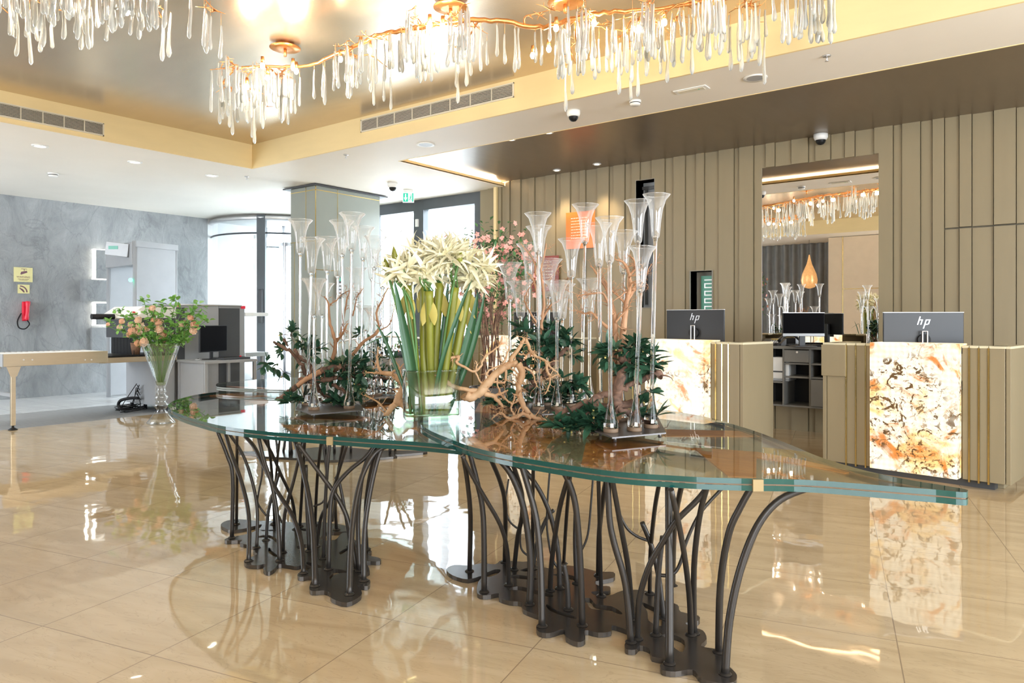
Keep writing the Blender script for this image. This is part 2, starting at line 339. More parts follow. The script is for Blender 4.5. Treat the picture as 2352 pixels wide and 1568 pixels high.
    def leaf(s, p, d, up, L, W, curl=.15, mi=0, seg=4):
        p = V(p); d = V(d).normalized(); r = d.cross(V(up))
        r = r.normalized() if r.length > 1e-4 else d.orthogonal().normalized()
        n = r.cross(d).normalized(); vs = []; fs = []
        for i in range(seg + 1):
            t = i / seg; w_ = W * sin(pi * min(1, t * .93 + .05)) ** .8 * .5
            c = p + d * (L * t) + n * (-curl * L * t * t)
            vs += [c - r * w_ + n * w_ * .35, c, c + r * w_ + n * w_ * .35]
        for i in range(seg):
            k = i * 3; fs += [(k, k + 1, k + 4, k + 3), (k + 1, k + 2, k + 5, k + 4)]
        return s.add(vs, fs, mi, True)
    def mesh(s, name, mats, M=None):
        me = bpy.data.meshes.new(name)
        vs = s.v if M is None else [M @ p for p in s.v]
        me.from_pydata([tuple(p) for p in vs], [], s.f)
        for m in (mats if isinstance(mats, (list, tuple)) else [mats]): me.materials.append(m)
        me.polygons.foreach_set('material_index', s.m); me.polygons.foreach_set('use_smooth', s.s); me.update()
        return me
def tag(o, label=None, cat=None, group=None, kind=None):
    if label: o['label'] = label
    if cat: o['category'] = cat
    if group: o['group'] = group
    if kind: o['kind'] = kind
    return o
def thing(name, label, cat, loc=(0, 0, 0), rz=0., group=None):
    o = bpy.data.objects.new(name, None); COL.objects.link(o); o.location = loc; o.rotation_euler = (0, 0, rz); o.empty_display_size = .1
    WM[o] = Matrix.Translation(V(loc)) @ Matrix.Rotation(rz, 4, 'Z')
    return tag(o, label, cat, group)
def part(name, mb, mats, parent, world=False, label=None):    # a mesh under its thing; world=True when the shape was laid out in room coordinates
    M = WM[parent].inverted() if world else None
    me = mb.mesh(name, mats, M) if isinstance(mb, MB) else mb
    o = bpy.data.objects.new(name, me); COL.objects.link(o); o.parent = parent; WM[o] = WM[parent]
    if label: o['label'] = label
    return o
def solo(name, mb, mats, label, cat, group=None, loc=None):   # a thing that is one mesh, its origin at its base
    if loc is None:
        xs = [p.x for p in mb.v]; ys = [p.y for p in mb.v]; loc = V(((min(xs) + max(xs)) / 2, (min(ys) + max(ys)) / 2, min(p.z for p in mb.v)))
        me = mb.mesh(name, mats, Matrix.Translation(-loc))
    else: me = mb.mesh(name, mats)
    o = bpy.data.objects.new(name, me); COL.objects.link(o); o.location = loc; WM[o] = Matrix.Translation(V(loc))
    return tag(o, label, cat, group)
def struct(name, mb, mats, label=None):
    o = bpy.data.objects.new(name, mb.mesh(name, mats)); COL.objects.link(o); WM[o] = Matrix(); o['kind'] = 'structure'
    if label: o['label'] = label
    return o
def copy_tree(o, parent=None, keep=True):
    c = o.copy(); COL.objects.link(c)
    if parent is not None: c.parent = parent
    WM[c] = WM[o]
    for ch in [x for x in bpy.data.objects if x.parent == o]: copy_tree(ch, c)
    return c
def smooth_poly(P, k=4, closed=True):
    P = [V(p) for p in P]; n = len(P); out = []
    for i in range(n if closed else n - 1):
        a, b, c, d = (P[(i - 1) % n] if closed or i else P[0]), P[i], P[(i + 1) % n], (P[(i + 2) % n] if closed or i < n - 2 else P[-1])
        for j in range(k):
            t = j / k
            out.append(.5 * ((2 * b) + (c - a) * t + (2 * a - 5 * b + 4 * c - d) * t * t + (3 * b - a - 3 * c + d) * t ** 3))
    if not closed: out.append(P[-1])
    return out
def curve_plate(outline, holes, z0, th):      # flat plate with holes, as an MB
    cu = bpy.data.curves.new('tmp', 'CURVE'); cu.dimensions = '2D'; cu.fill_mode = 'BOTH'; cu.extrude = th / 2
    for P in [outline] + holes:
        sp = cu.splines.new('POLY'); sp.points.add(len(P) - 1); sp.use_cyclic_u = True
        for q, p in zip(sp.points, P): q.co = (p[0], p[1], 0, 1)
    o = bpy.data.objects.new('tmp', cu); COL.objects.link(o); bpy.context.view_layer.update()
    me = bpy.data.meshes.new_from_object(o.evaluated_get(bpy.context.evaluated_depsgraph_get()))
    mb = MB(); mb.add([V((v.co.x, v.co.y, v.co.z + z0 + th / 2)) for v in me.vertices], [list(p.vertices) for p in me.polygons])
    bpy.data.objects.remove(o); bpy.data.curves.remove(cu); bpy.data.meshes.remove(me)
    return mb
def text_mb(txt, size, M, th=.001, mb=None, mi=0, bold=0.):
    cu = bpy.data.curves.new('tmp', 'FONT'); cu.body = txt; cu.size = size; cu.extrude = th; cu.align_x = 'CENTER'; cu.align_y = 'CENTER'; cu.offset = bold
    cu.resolution_u = 2
    o = bpy.data.objects.new('tmp', cu); COL.objects.link(o); bpy.context.view_layer.update()
    me = bpy.data.meshes.new_from_object(o.evaluated_get(bpy.context.evaluated_depsgraph_get()))
    mb = mb or MB(); mb.add([M @ v.co for v in me.vertices], [list(p.vertices) for p in me.polygons], mi)
    bpy.data.objects.remove(o); bpy.data.curves.remove(cu); bpy.data.meshes.remove(me)
    return mb
def frame_m(o, ux, uy):     # local x,y -> world directions ux,uy at origin o
    ux = V(ux).normalized(); uy = V(uy).normalized(); uz = ux.cross(uy)
    return Matrix.Translation(V(o)) @ Matrix((ux, uy, uz)).transposed().to_4x4()
def wall_rect(mb, x0, x1, z0, z1, y0, y1, holes, mi=0):   # slab in x,z with rectangular openings
    xs = sorted({x0, x1, *[h[0] for h in holes], *[h[1] for h in holes]}); xs = [x for x in xs if x0 <= x <= x1]
    for a, b in zip(xs[:-1], xs[1:]):
        cut = sorted([(h[2], h[3]) for h in holes if h[0] <= a + 1e-6 and h[1] >= b - 1e-6]); z = z0
        for c, d in cut:
            if c > z + 1e-6: mb.box((a, y0, z), (b, y1, min(c, z1)), mi)
            z = max(z, d)
        if z < z1 - 1e-6: mb.box((a, y0, z), (b, y1, z1), mi)
    return mb
# ================================================================== THE SETTING
def px_x(px, y=SLAT_Y, py=HY): return on_y(px, py, y).x
m = MB(); m.box((LEFT_X - 1, BACK_Y - 1, -.1), (RIGHT_X + .3, SLAT_Y + .3, 0), 0); m.f, m.v, m.m, m.s = m.f, m.v, m.m, m.s
MATX = on_z(0, 988).x
mf = MB(); mf.box((MATX, BACK_Y - .2, -.1), (RIGHT_X + .2, SLAT_Y + .2, 0)); struct('floor', mf, M_FLOOR, 'polished beige marble floor tiles')
mf = MB(); mf.box((MATX - 1.5, BACK_Y - .2, -.1), (MATX, SLAT_Y + .2, -.002)); struct('floor.001', mf, M_MAT, 'grey ribbed entrance mat strip in the floor')
mf = MB(); mf.box((LEFT_X - .2, BACK_Y - .2, -.1), (MATX - 1.5, SLAT_Y + 6, -.001)); mf.box((MATX - 1.5, SLAT_Y + .2, -.1), (RIGHT_X, SLAT_Y + 6, -.001))
struct('floor.002', mf, M_FLOOR2, 'pale stone floor towards the entrance')
# soffit ceiling with the two openings, 0.35 thick at the fascias
DOORC = V((*on_z(652, 877).xy, 0)); DOORC = EYE + (ray(652, HY)) * 14.3; DOORC.z = 0; DR = 1.33
m = MB()
X0, X1, Y0, Y1 = LEFT_X - .3, RIGHT_X + .3, BACK_Y - .3, SLAT_Y + .25
m.box((X0, COF_Y0 - 0, ZS), (COF_X, Y1, ZS + .5)); m.box((X0, Y0, ZS), (X1, COF_Y0, ZS + .5))
TR = .17; m.box((COF_X, COF_Y, ZS), (X1, REC_Y - TR, ZS + .5)); m.box((COF_X, REC_Y - TR, ZS), (REC_X - TR, Y1, ZS + .5))
m.box((REC_X - TR, REC_Y - TR, ZS), (REC_X, SLAT_Y + .2, ZS + .01)); m.box((REC_X, REC_Y - TR, ZS), (X1, REC_Y, ZS + .01))
struct('ceiling', m, M_PLASTER, 'smooth plaster ceiling around the coffer')
m = MB(); m.box((COF_X, COF_Y0, ZC), (X1, COF_Y, ZC + .1)); struct('ceiling.001', m, M_COFFER, 'satin gold coffer ceiling')
m = MB(); m.box((REC_X - TR, REC_Y - TR, ZD + .06), (X1, Y1 + .1, ZD + .3)); struct('ceiling.002', m, M_DARKC, 'dark bronze satin ceiling above the reception')
def grille(name, label, a, b, z0, z1, nrm):       # slotted ventilation grille flush in a fascia
    a = V(a); b = V(b); d = (b - a); L = d.length; d.normalize(); t = thing(name, label, 'ventilation grille', (a.x, a.y, z0)); n = V(nrm)
    M = frame_m((a.x, a.y, z0), d, (0, 0, 1)); h = z1 - z0; sg = 1 if d.cross(V((0, 0, 1))).dot(n) > 0 else -1
    def bx(mb, x0, x1, y0, y1, q0, q1): 
        k = len(mb.v); mb.box((x0, y0, min(sg * q0, sg * q1)), (x1, y1, max(sg * q0, sg * q1))); mb.v[k:] = [M @ p for p in mb.v[k:]]
    f = MB(); bx(f, 0, L, 0, .012, .001, .012); bx(f, 0, L, h - .012, h, .001, .012); bx(f, 0, .012, 0, h, .001, .012); bx(f, L - .012, L, 0, h, .001, .012)
    part('frame', f, M_CREAM, t, True)
    f = MB(); bx(f, .01, L - .01, .01, h - .01, .0005, .002); part('backing', f, M_BLACK, t, True)
    f = MB(); k = 9
    for i in range(k): y = .012 + (h - .024) * (i + .5) / k; bx(f, .01, L - .01, y - .0022, y + .0022, .003, .008)
    for i in range(1, 8): bx(f, L * i / 8 - .004, L * i / 8 + .004, .01, h - .01, .003, .011)
    part('slats', f, M_CREAM, t, True)
# coffer fascias
m = MB(); m.box((COF_X - .01, COF_Y0, ZS - .001), (COF_X + .012, COF_Y, ZC)); m.box((COF_X, COF_Y - .012, ZS - .001), (X1, COF_Y + .01, ZC)); m.box((COF_X, COF_Y0 - .01, ZS - .001), (X1, COF_Y0 + .012, ZC))
struct('trim_1', m, M_FASCIA, 'pale yellow fascia around the coffer')
ga = on_y(830, 300, COF_Y - .013); gb = on_y(1181, 225, COF_Y - .013)
grille('ventilation_grille', 'long slotted air grille in the yellow fascia below the long chandelier', (ga.x, ga.y, 0), (gb.x, gb.y, 0), on_y(830, 306, COF_Y).z, on_y(830, 277, COF_Y).z, (0, -1, 0))
ga = on_x(0, 260, COF_X + .013); gb = on_x(238, 300, COF_X + .013)
grille('ventilation_grille', 'slotted air grille in the left yellow fascia, under the left chandelier', (ga.x, ga.y - .6, 0), (gb.x, gb.y, 0), on_x(238, 314, COF_X).z, on_x(238, 284, COF_X).z, (1, 0, 0))
# recess lip, cove troughs and their hidden LED strips
LT = .014
m = MB(); m.box((REC_X - .012, REC_Y - .012, ZS - .003), (REC_X, SLAT_Y, ZS + .043)); m.box((REC_X, REC_Y - .012, ZS - .003), (X1, REC_Y, ZS + .043))
struct('trim_2', m, M_FASCIA, 'yellow lip around the dark ceiling recess')
m = MB(); m.box((REC_X - .10, REC_Y - .06, ZS + .011), (REC_X - .06, SLAT_Y - .1, ZS + .02)); m.box((REC_X - .06, REC_Y - .10, ZS + .011), (X1, REC_Y - .06, ZS + .02)); struct('trim_3', m, M_LEDW, 'warm LED strip in the ceiling cove')
light('AREA', (REC_X - .08, (REC_Y + SLAT_Y) / 2, ZS + .025), 70, WARM, .05, 1.9, (0, radians(210), 0), name='cove_light')
light('AREA', (-1.0, REC_Y - .08, ZS + .025), 220, WARM, 10.4, .05, (radians(150), 0, 0), name='cove_light')
# slatted wall behind the reception
GRO = [1144, 1151, 1161, 1170, 1178, 1195, 1214, 1227, 1252, 1275, 1287, 1309, 1331, 1344, 1371, 1398, 1408, 1434, 1450, 1469, 1496, 1526, 1546, 1573, 1598, 1617, 1650, 1685, 1697, 1730, 1758, 1779, 1817, 1856, 1872, 1907, 1940, 1963, 2007, 2051, 2071, 2114, 2141, 2169, 2203, 2232, 2282, 2334]
gx = [px_x(p) for p in GRO]
x = gx[-1]
for d in (.32, .18, .41, .25, .3, .19, .36, .28, .3, .2, .4, .3): x += d; gx.append(min(x, RIGHT_X))
gx = [g for g in gx if g < RIGHT_X] + [RIGHT_X]
mr = (px_x(1748), px_x(2018), .93, on_y(1880, 369, SLAT_Y).z)          # mirror opening
n1 = (px_x(1461), px_x(1503), on_y(1480, 706, SLAT_Y).z, on_y(1480, 413, SLAT_Y).z)
n2 = (px_x(1585), px_x(1635), .95, on_y(1610, 622, SLAT_Y).z)
holes = [mr, n1, n2]; dx = px_x(2168); dz = on_y(2260, 520, SLAT_Y).z
mb_w = MB(); mb_d = MB()
for i, (a, b) in enumerate(zip(gx[:-1], gx[1:])):
    front = SLAT_Y + (.022 if i % 2 else 0.); a2, b2 = a + .003, b - .003
    hh = [h for h in holes if h[0] < b2 and h[1] > a2]
    if a2 >= dx - .03: 
        wall_rect(mb_w, a2, b2, dz + .012, ZD + .06, front, SLAT_Y + .05, hh); wall_rect(mb_d, a2, b2, .01, dz - .004, front, SLAT_Y + .05, hh)
    else: wall_rect(mb_w, a2, b2, 0, ZD + .06, front, SLAT_Y + .05, hh)
wall_rect(mb_w, gx[0] - .02, RIGHT_X, 0, ZD + .06, SLAT_Y + .05, SLAT_Y + .06, [(h[0], h[1], h[2], h[3]) for h in holes], 1)
wall_rect(mb_w, gx[0] - .02, RIGHT_X, 0, ZD + .06, SLAT_Y + .06, SLAT_Y + .24, holes, 0)
struct('wall_back', mb_w, [M_SLAT, M_GAP], 'olive beige wall of vertical boards behind the desks')
struct('door_1', mb_d, M_SLAT, 'flush door of vertical boards at the right end of the wall')
def niche(k, h, mats):
    m = MB(); y0, y1 = SLAT_Y - .004, SLAT_Y + .20; e = .006
    m.box((h[0] - e, y0, h[2] - e), (h[0], y1, h[3] + e)); m.box((h[1], y0, h[2] - e), (h[1] + e, y1, h[3] + e)); m.box((h[0], y0, h[3]), (h[1], y1, h[3] + e)); m.box((h[0], y0, h[2] - e), (h[1], y1, h[2]))
    m.box((h[0], y1, h[2]), (h[1], y1 + .01, h[3]), 1)
    return struct('window_%d' % k, m, mats, 'narrow recessed slot window in the slatted wall')
M_NICHE = pm('niche_lining', (.30, .28, .23), .6)
niche(1, n1, [M_NICHE, M_GREYPIC]); niche(2, n2, [M_NICHE, M_NICHE])
m = MB(); zz = [n1[2], n1[2] + .45, n1[2] + .75, n1[3]]
m.box((n1[0] + .04, SLAT_Y + .17, n1[2] + .04), (n1[0] + .07, SLAT_Y + .19, n1[3] - .06)); m.box((n1[0] + .04, SLAT_Y + .17, zz[1]), (n1[1], SLAT_Y + .19, zz[1] + .28)); m.box((n1[0], SLAT_Y + .165, n1[3] - .09), (n1[1], SLAT_Y + .19, n1[3] - .05))
solo('window_frame', m, M_FRAME, 'dark window frame inside the tall narrow slot of the slatted wall', 'window frame')
# green sign with white meander in the second slot
t = thing('glass_sign', 'green glass sign with white meander line inside the lower wall slot', 'sign', (n2[0] + .05, SLAT_Y + .16, n2[2]))
m = MB(); m.box((n2[0] + .07, SLAT_Y + .16, n2[2] + .001), (n2[1] - .002, SLAT_Y + .17, n2[3] - .05)); part('glass_panel', m, M_TEAL, t, True)
m = MB(); zt = n2[3] - .10; xa = n2[0] + .12; xb = n2[1] - .035
P = []; k = 0
z = zt
while z > n2[2] + .05:
    P += [(xa, z), (xb, z), (xb, z - .045), (xa, z - .045)] ; z -= .09
for a, b in zip(P[:-1], P[1:]):
    m.box((min(a[0], b[0]) - .006, SLAT_Y + .152, min(a[1], b[1]) - .006), (max(a[0], b[0]) + .006, SLAT_Y + .159, max(a[1], b[1]) + .006))
part('meander_line', m, M_EXITW, t, True)
# mirror
m = MB(); m.box((mr[0], SLAT_Y + .03, mr[2]), (mr[1], SLAT_Y + .06, mr[3]))
solo('wall_mirror', m, M_MIRROR, 'tall frameless mirror set in the slatted wall, reflecting the chandelier', 'mirror')
# left stone wall, with the sunken lit joints of its relief
SY1 = on_x(477, 600, LEFT_X).y
m = MB(); m.box((LEFT_X - .25, BACK_Y - .2, 0), (LEFT_X, SY1, ZS + .01)); struct('wall_left', m, M_STONE, 'wall of rough grey slate panels')
m = MB(); m.box((LEFT_X - .25, SY1, 0), (LEFT_X - .02, SLAT_Y + .4, ZS + .01)); struct('wall_entrance', m, M_WALL, 'white wall strip beside the revolving door')
def xz(px, py, X=LEFT_X): p = on_x(px, py, X); return p.y, p.z
m = MB(); y0, z1 = xz(184, 643); y1, z0 = xz(245, 692); y2 = on_x(380, HY, LEFT_X).y; y3 = y2
z1 = xz(200, 643)[1]; z0 = xz(200, 692)[1]
m.box((LEFT_X, y0, z0), (LEFT_X + .16, y2, z1)); struct('trim_4', m, M_STONE, 'projecting slate block of the lit wall relief')
ya = xz(208, 600)[0]; yb = xz(215, 600)[0]; z_t = xz(215, 574)[1]; z_b = xz(215, 745)[1]
m = MB(); m.box((LEFT_X, yb, z1 + .03), (LEFT_X + .10, y3, z_t)); m.box((LEFT_X, yb, z_b), (LEFT_X + .10, y3, z0 - .03)); m.box((LEFT_X, ya, .6), (LEFT_X + .06, y2, z_b - .05))
struct('trim_5', m, M_STONE, 'raised slate panels of the wall relief')
m = MB()
for c, d in ((z1 + .03, z_t), (z_b, z0 - .03)):
    m.box((LEFT_X, yb - .02, c), (LEFT_X + .085, yb - .006, d)); m.box((LEFT_X, yb - .03, d + .003), (LEFT_X + .085, y3, d + .014)); m.box((LEFT_X + .0, yb - .03, c - .014), (LEFT_X + .085, y3, c - .003))
struct('trim_6', m, M_LED, 'white LED lines around the slate relief')
light('AREA', (LEFT_X + .12, yb - .15, (z_t + z_b) / 2), .8, (1, .95, .75), 1.2, .04, (0, radians(-90), 0), name='relief_light')
# unseen walls behind and beside the camera, with openings added to let in fill daylight
m = MB(); wall_rect(m, LEFT_X, RIGHT_X + .2, 0, ZS + .4, BACK_Y - .2, BACK_Y, [(.9, 3.7, .2, 3.0), (-12.2, -8.6, .2, 3.0)]); struct('wall_rear', m, M_WALLB)
m = MB(); 
k = len(m.v); wall_rect(m, BACK_Y, SLAT_Y + .2, 0, ZS + .4, -.2, 0, [(-.5, 5.5, .2, 3.0)]); m.v = [V((RIGHT_X - p.y, p.x, p.z)) for p in m.v]
struct('wall_right', m, M_WALLB)
# window wall beside the slats
WY = SLAT_Y + .1
WX0 = px_x(872, WY) - .15; WXc0 = px_x(950, WY); WXc1 = px_x(972, WY); WX1 = px_x(1108, WY); SX0 = gx[0]
zt1 = on_y(960, 452, WY).z
t1 = MB(); zt = 2.93
for a, b in ((WX0 - 2.2, WX0 - 2.08), (WX0, WX0 + .05), (WXc0, WXc1), (px_x(1090, WY), WX1)): t1.box((a, WY, 0), (b, WY + .12, ZS))
t1.box((WX0 - 2.2, WY + .002, zt), (WX1, WY + .118, ZS)); t1.box((WX0 - 2.2, WY + .002, 0), (WX1, WY + .118, .12))
t1.box((WX1, WY - .05, 0), (px_x(1128, WY), WY + .2, ZS), 1); t1.box((px_x(1128, WY), WY - .08, 0), (SX0 - .01, WY + .2, ZS), 1)
t1.box((SX0 - .06, WY - .13, 0), (SX0 - .012, WY - .08, ZS), 2)
struct('window_3', t1, [M_FRAME, M_SLAT, M_FASCIA], 'tall anthracite framed window wall beside the slatted wall')
g = MB(); g.box((WX0 - 2.1, WY + .05, .1), (px_x(1092, WY), WY + .06, zt)); struct('window_4', g, M_CLEAR, 'clear glazing of the window wall')
m = MB(); q = on_y(958, 512, WY - .012); m.bbox((q.x - .028, WY - .03, q.z - .06), (q.x + .028, WY, q.z + .06), .004)
solo('door_sensor', m, M_WHITE, 'small white sensor box on the dark window post', 'sensor')
# column
ca = EYE + ray(725, HY) * ((ZS - CH) / ((HY - 421) / CF)); CXN, CYN = ca.x, ca.y
r = ray(668, HY); cl = (EYE + r * (CYN / r.y)).x; r = ray(872, HY); cr_ = (EYE + r * (CXN / r.x)).y
m = MB(); m.box((cl, CYN, 0), (CXN, cr_, ZS - .03)); struct('column', m, M_COLUMN, 'sage grey lacquered column')
m = MB(); e = .1; m.box((cl - .12, CYN - .05, ZS - .03), (CXN + .05, cr_ + .12, ZS - .012)); struct('trim_7', m, M_DGREY, 'dark shadow plate on top of the column')
m = MB(); s = .004
m.box((cl, CYN - s, 2.3), (CXN, CYN, 2.31)); m.box((CXN, CYN, ZS - .09), (CXN + s, cr_, ZS - .08)); m.box((cl, CYN - s, ZS - .09), (CXN, CYN, ZS - .08))
m.box((CXN - .005, CYN - s, 0), (CXN + s, CYN + .006, ZS - .03)); m.box((CXN - .22, CYN - s, 1.9), (CXN - .212, CYN, ZS - .03)); m.box((CXN, CYN + .38, 1.2), (CXN + s, CYN + .386, ZS - .03)); m.box((CXN, CYN, 1.9), (CXN + s, CYN + .38, 1.908)); m.box((cl + .08, CYN - s, 0), (cl + .087, CYN, 2.3))
struct('trim_8', m, M_GOLD, 'thin brass lines inlaid in the column')
t = thing('wall_intercom', 'small dark keypad intercom on the side of the column', 'intercom', on_x(778, 660, CXN + .002)); p0 = on_x(778, 668, CXN)
m = MB(); m.bbox((0, -.05, -.16), (.03, .05, .16), .006); part('housing', m, M_DGREY, t)
m = MB()
for i in range(4): m.box((.03, -.03, -.12 + i * .05), (.034, .03, -.09 + i * .05))
part('keys', m, M_SILVER, t); m = MB(); m.box((.03, -.035, .09), (.034, .035, .14)); part('display', m, M_TEAL, t)
# ------------------------------------------------------------------ revolving door and the entrance front
m = MB(); EY = SLAT_Y + .1
EX1 = DOORC.x + DR + .1; EX0 = DOORC.x - DR - .1
struct_m = MB(); struct_m.box((LEFT_X - .2, SLAT_Y + .251, ZS + .001), (EX1 + .1, EY + 3.3, ZS + .4)); struct('trim_9', struct_m, M_WALL, 'white canopy soffit over the entrance')
t = thing('revolving_door', 'round glass revolving door with slim dark posts behind the column', 'revolving door', DOORC)
zt = ZS - .02; zb = .05
def ringpts(r, z, a0=0, a1=2 * pi, n=48): return [V((r * cos(a0 + (a1 - a0) * i / n), r * sin(a0 + (a1 - a0) * i / n), z)) for i in range(n + 1)]
f = MB(); f.tube(ringpts(DR, zt - .05), .05, 8, cap=False); part('top_ring', f, M_SILVER, t)
f = MB(); f.lathe([(0, zt - .03), (DR - .05, zt - .03), (DR - .05, zt), (0, zt)], 48); part('canopy_disc', f, M_WALL, t)
f = MB(); f.tube(ringpts(DR, zt - .32), .018, 6, cap=False); part('transom_ring', f, M_FRAME, t)
f = MB(); f.lathe([(0, 0), (DR + .06, 0), (DR + .06, .03), (0, .03)], 48); part('threshold', f, M_DGREY, t)
def ang(px):   # angle on the near half of the drum that shows at column px
    best = None
    for i in range(361):
        a = radians(i); p = DOORC + V((DR * cos(a), DR * sin(a), 0)); x = CX + CF * (p - EYE).dot(RGT) / dep(p)
        if (p - DOORC).dot(FWD) < .05 and (best is None or abs(x - px) < best[0]): best = (abs(x - px), a)
    return best[1]
for px, w_ in ((497, .05), (600, .075), (700, .05), (800, .05)):
    a = ang(px); p = V((DR * cos(a), DR * sin(a), 0)); f = MB(); f.box((-w_ * .6, -w_, 0), (w_ * .6, w_, zt), R=Matrix.Rotation(a, 3, 'Z'), o=p); part('post', f, M_FRAME, t)
a0, a1 = ang(500), ang(800)
for s0, s1 in ((a0, ang(598)), (ang(602), a1)):
    f = MB(); P = [V((DR * cos(s0 + (s1 - s0) * i / 12), DR * sin(s0 + (s1 - s0) * i / 12), 0)) for i in range(13)]
    f.add([p + V((0, 0, z)) for z in (.05, zt - .05) for p in P], [(i, i + 1, 14 + i, 13 + i) for i in range(12)], 0, True); part('curved_glass', f, M_CLEAR, t)
for k in range(4):
    a = .55 + k * pi / 2; R = Matrix.Rotation(a, 3, 'Z'); wg = thing
    f = MB()
    for b in (((.04, -.02, .06), (.09, .02, zt - .35)), ((DR - .1, -.02, .06), (DR - .05, .02, zt - .35)), ((.04, -.02, .06), (DR - .05, .02, .2)), ((.04, -.02, zt - .42), (DR - .05, .02, zt - .35))): f.box(*b, R=R)
    fr = part('door_wing', f, M_SILVER, t); f = MB(); f.box((.09, -.004, .2), (DR - .1, .004, zt - .42), R=R); part('pane', f, M_CLEAR, fr)
f = MB(); f.cyl((0, 0, 0), (0, 0, zt), .04); part('centre_post', f, M_SILVER, t)
f = MB(); a = ang(601); p = V(((DR - .08) * cos(a), (DR - .08) * sin(a), 0)) * 1.09
f.bbox((-.05, -.035, 1.15), (.05, .035, 1.75), .01, R=Matrix.Rotation(a, 3, 'Z'), o=p); part('control_box', f, M_DGREY, t)
# glazed front beside the door
m = MB()
for x in (LEFT_X + .05, EX0 - .0, EX1, EX1 + .9): m.box((x - .03, EY + .3, 0), (x + .03, EY + .38, ZS))
struct('window_5', m, M_FRAME, 'slim posts of the glazed entrance front')
# pale street outside: ground, canopy pier, building with fins, trees in the glare
m = MB(); m.box((-40, SLAT_Y + 6, -.15), (15, 60, -.02)); struct('ground', m, M_FLOOR2, 'pale pavement outside')
q = on_y(1060, HY, 11.5); q2 = on_y(1088, HY, 11.5)
m = MB(); m.box((q.x, 11.5, 0), (q2.x + .5, 12.2, 3.6)); struct('wall_pier', m, pm('concrete', (.5, .5, .52), .6, bump=.2), 'concrete pier outside the window')
rng = random.Random(3)
M_HAZE = pm('glare_pale_facade', (.85, .87, .9), .6); M_FAINT = pm('glare_pale_leaves', (.62, .78, .6), .6, var=.3, scale=3)  # outdoor glare is put into these pale colours
t = thing('office_building', 'pale building with vertical fins across the street behind the revolving door', 'building', (-22, 24, 0))
m = MB(); m.box((-11, 0, 0), (5, 6, 14)); part('facade', m, M_HAZE, t)
for i in range(9): m = MB(); m.box((-10.5 + i * 1.7, -.5, 0), (-9.9 + i * 1.7, 0, 13)); part('fin', m, M_LGREY, t)
for (px, Y, hh, lab) in ((905, 16, 3.4, 'sunlit tree outside the left window pane, washed out by glare'), (1020, 17, 4.2, 'sunlit tree outside the right window pane, washed out by glare')):
    p = on_y(px, HY, Y) + V((0, (px - 905) * .03, 0)); t = thing('street_tree', lab, 'tree', (p.x, p.y, 0))
    m = MB(); m.tube([(0, 0, 0), (.1, 0, 1.2), (0, .1, hh * .6)], [.12, .09, .05]); part('trunk', m, M_DRIFT, t)
    m = MB()
    for i in range(900):
        d = V((rng.gauss(0, 1), rng.gauss(0, 1), rng.gauss(0, 1))).normalized() * rng.random() ** .4
        c = V((d.x * 1.1, d.y * 1.1, hh * .7 + d.z * 1.3)); m.leaf(c, (rng.gauss(0, 1), rng.gauss(0, 1), rng.gauss(0, 1)), (0, 0, 1), .22, .12, seg=2)
    part('crown', m, M_FAINT, t)
p = on_y(930, HY, 15); t = thing('parked_car', 'pale car parked outside the window, faint in the glare', 'car', (p.x, p.y, 0), .1)
prof = [(-2, .35), (-2, .8), (-1.3, .95), (-.8, 1.4), (.7, 1.42), (1.3, .98), (2, .85), (2, .35)]
m = MB(); n = len(prof); m.add([(a, y, b) for y in (-.8, .8) for a, b in prof], [list(range(n))[::-1], list(range(n, 2 * n))] + [(i, (i + 1) % n, n + (i + 1) % n, n + i) for i in range(n)]); part('body', m, M_HAZE, t)
for x in (-1.25, 1.25):
    for y in (-.8, .8): m = MB(); m.cyl((x, y - .1, .33), (x, y + .1, .33), .33, n=20); part('wheel', m, M_MGREY, t)
# ------------------------------------------------------------------ behind the camera, seen in the mirror
t = thing('curtain', 'charcoal pleated floor-length curtain, seen in the mirror', 'curtain', (-6.0, BACK_Y + .2, 0))
m = MB(); n = 120; P = [(-1.9 + 3.6 * i / n, .06 * sin(i * .9)) for i in range(n + 1)]
m.add([(a, b, z) for z in (.02, ZS) for a, b in P], [(i, i + 1, n + 2 + i, n + 1 + i) for i in range(n)], 0, True); part('cloth', m, M_CURTAIN, t)
cxa = -4.15
m = MB(); m.box((cxa - .1, -1.9, 0), (cxa + 1.35, -1.3, ZS - .01)); struct('column.001', m, M_WALLB, 'beige panelled pillar reflected in the mirror')
m = MB(); m.box((cxa + .2, -1.3, 0), (cxa + .215, -1.295, ZS)); m.box((cxa + .2, -1.3, 1.9), (cxa + 1.35, -1.295, 1.915)); m.box((cxa + 1.0, -1.3, 0), (cxa + 1.015, -1.295, 1.9)); struct('trim_11', m, M_GOLD)
t = thing('pendant_lamp', 'bronze teardrop pendant lamp reflected in the mirror', 'pendant lamp', (-4.75, -1.6, 1.95))
m = MB(); m.lathe([(.03, 0), (.12, .03), (.17, .1), (.185, .2), (.16, .34), (.11, .46), (.06, .58), (.03, .7), (.012, .8)], 24); part('shade', m, pm('mottled_bronze', (.5, .3, .14), .3, metal=.7, emis=(1, .5, .18), es=.35, var=.4, scale=30), t)
m = MB(); m.ball((0, 0, .2), .07); part('bulb', m, M_EMBER, t); m = MB(); m.cyl((0, 0, .8), (0, 0, ZS - 1.95), .004, n=6); part('cord', m, M_BLACK, t)
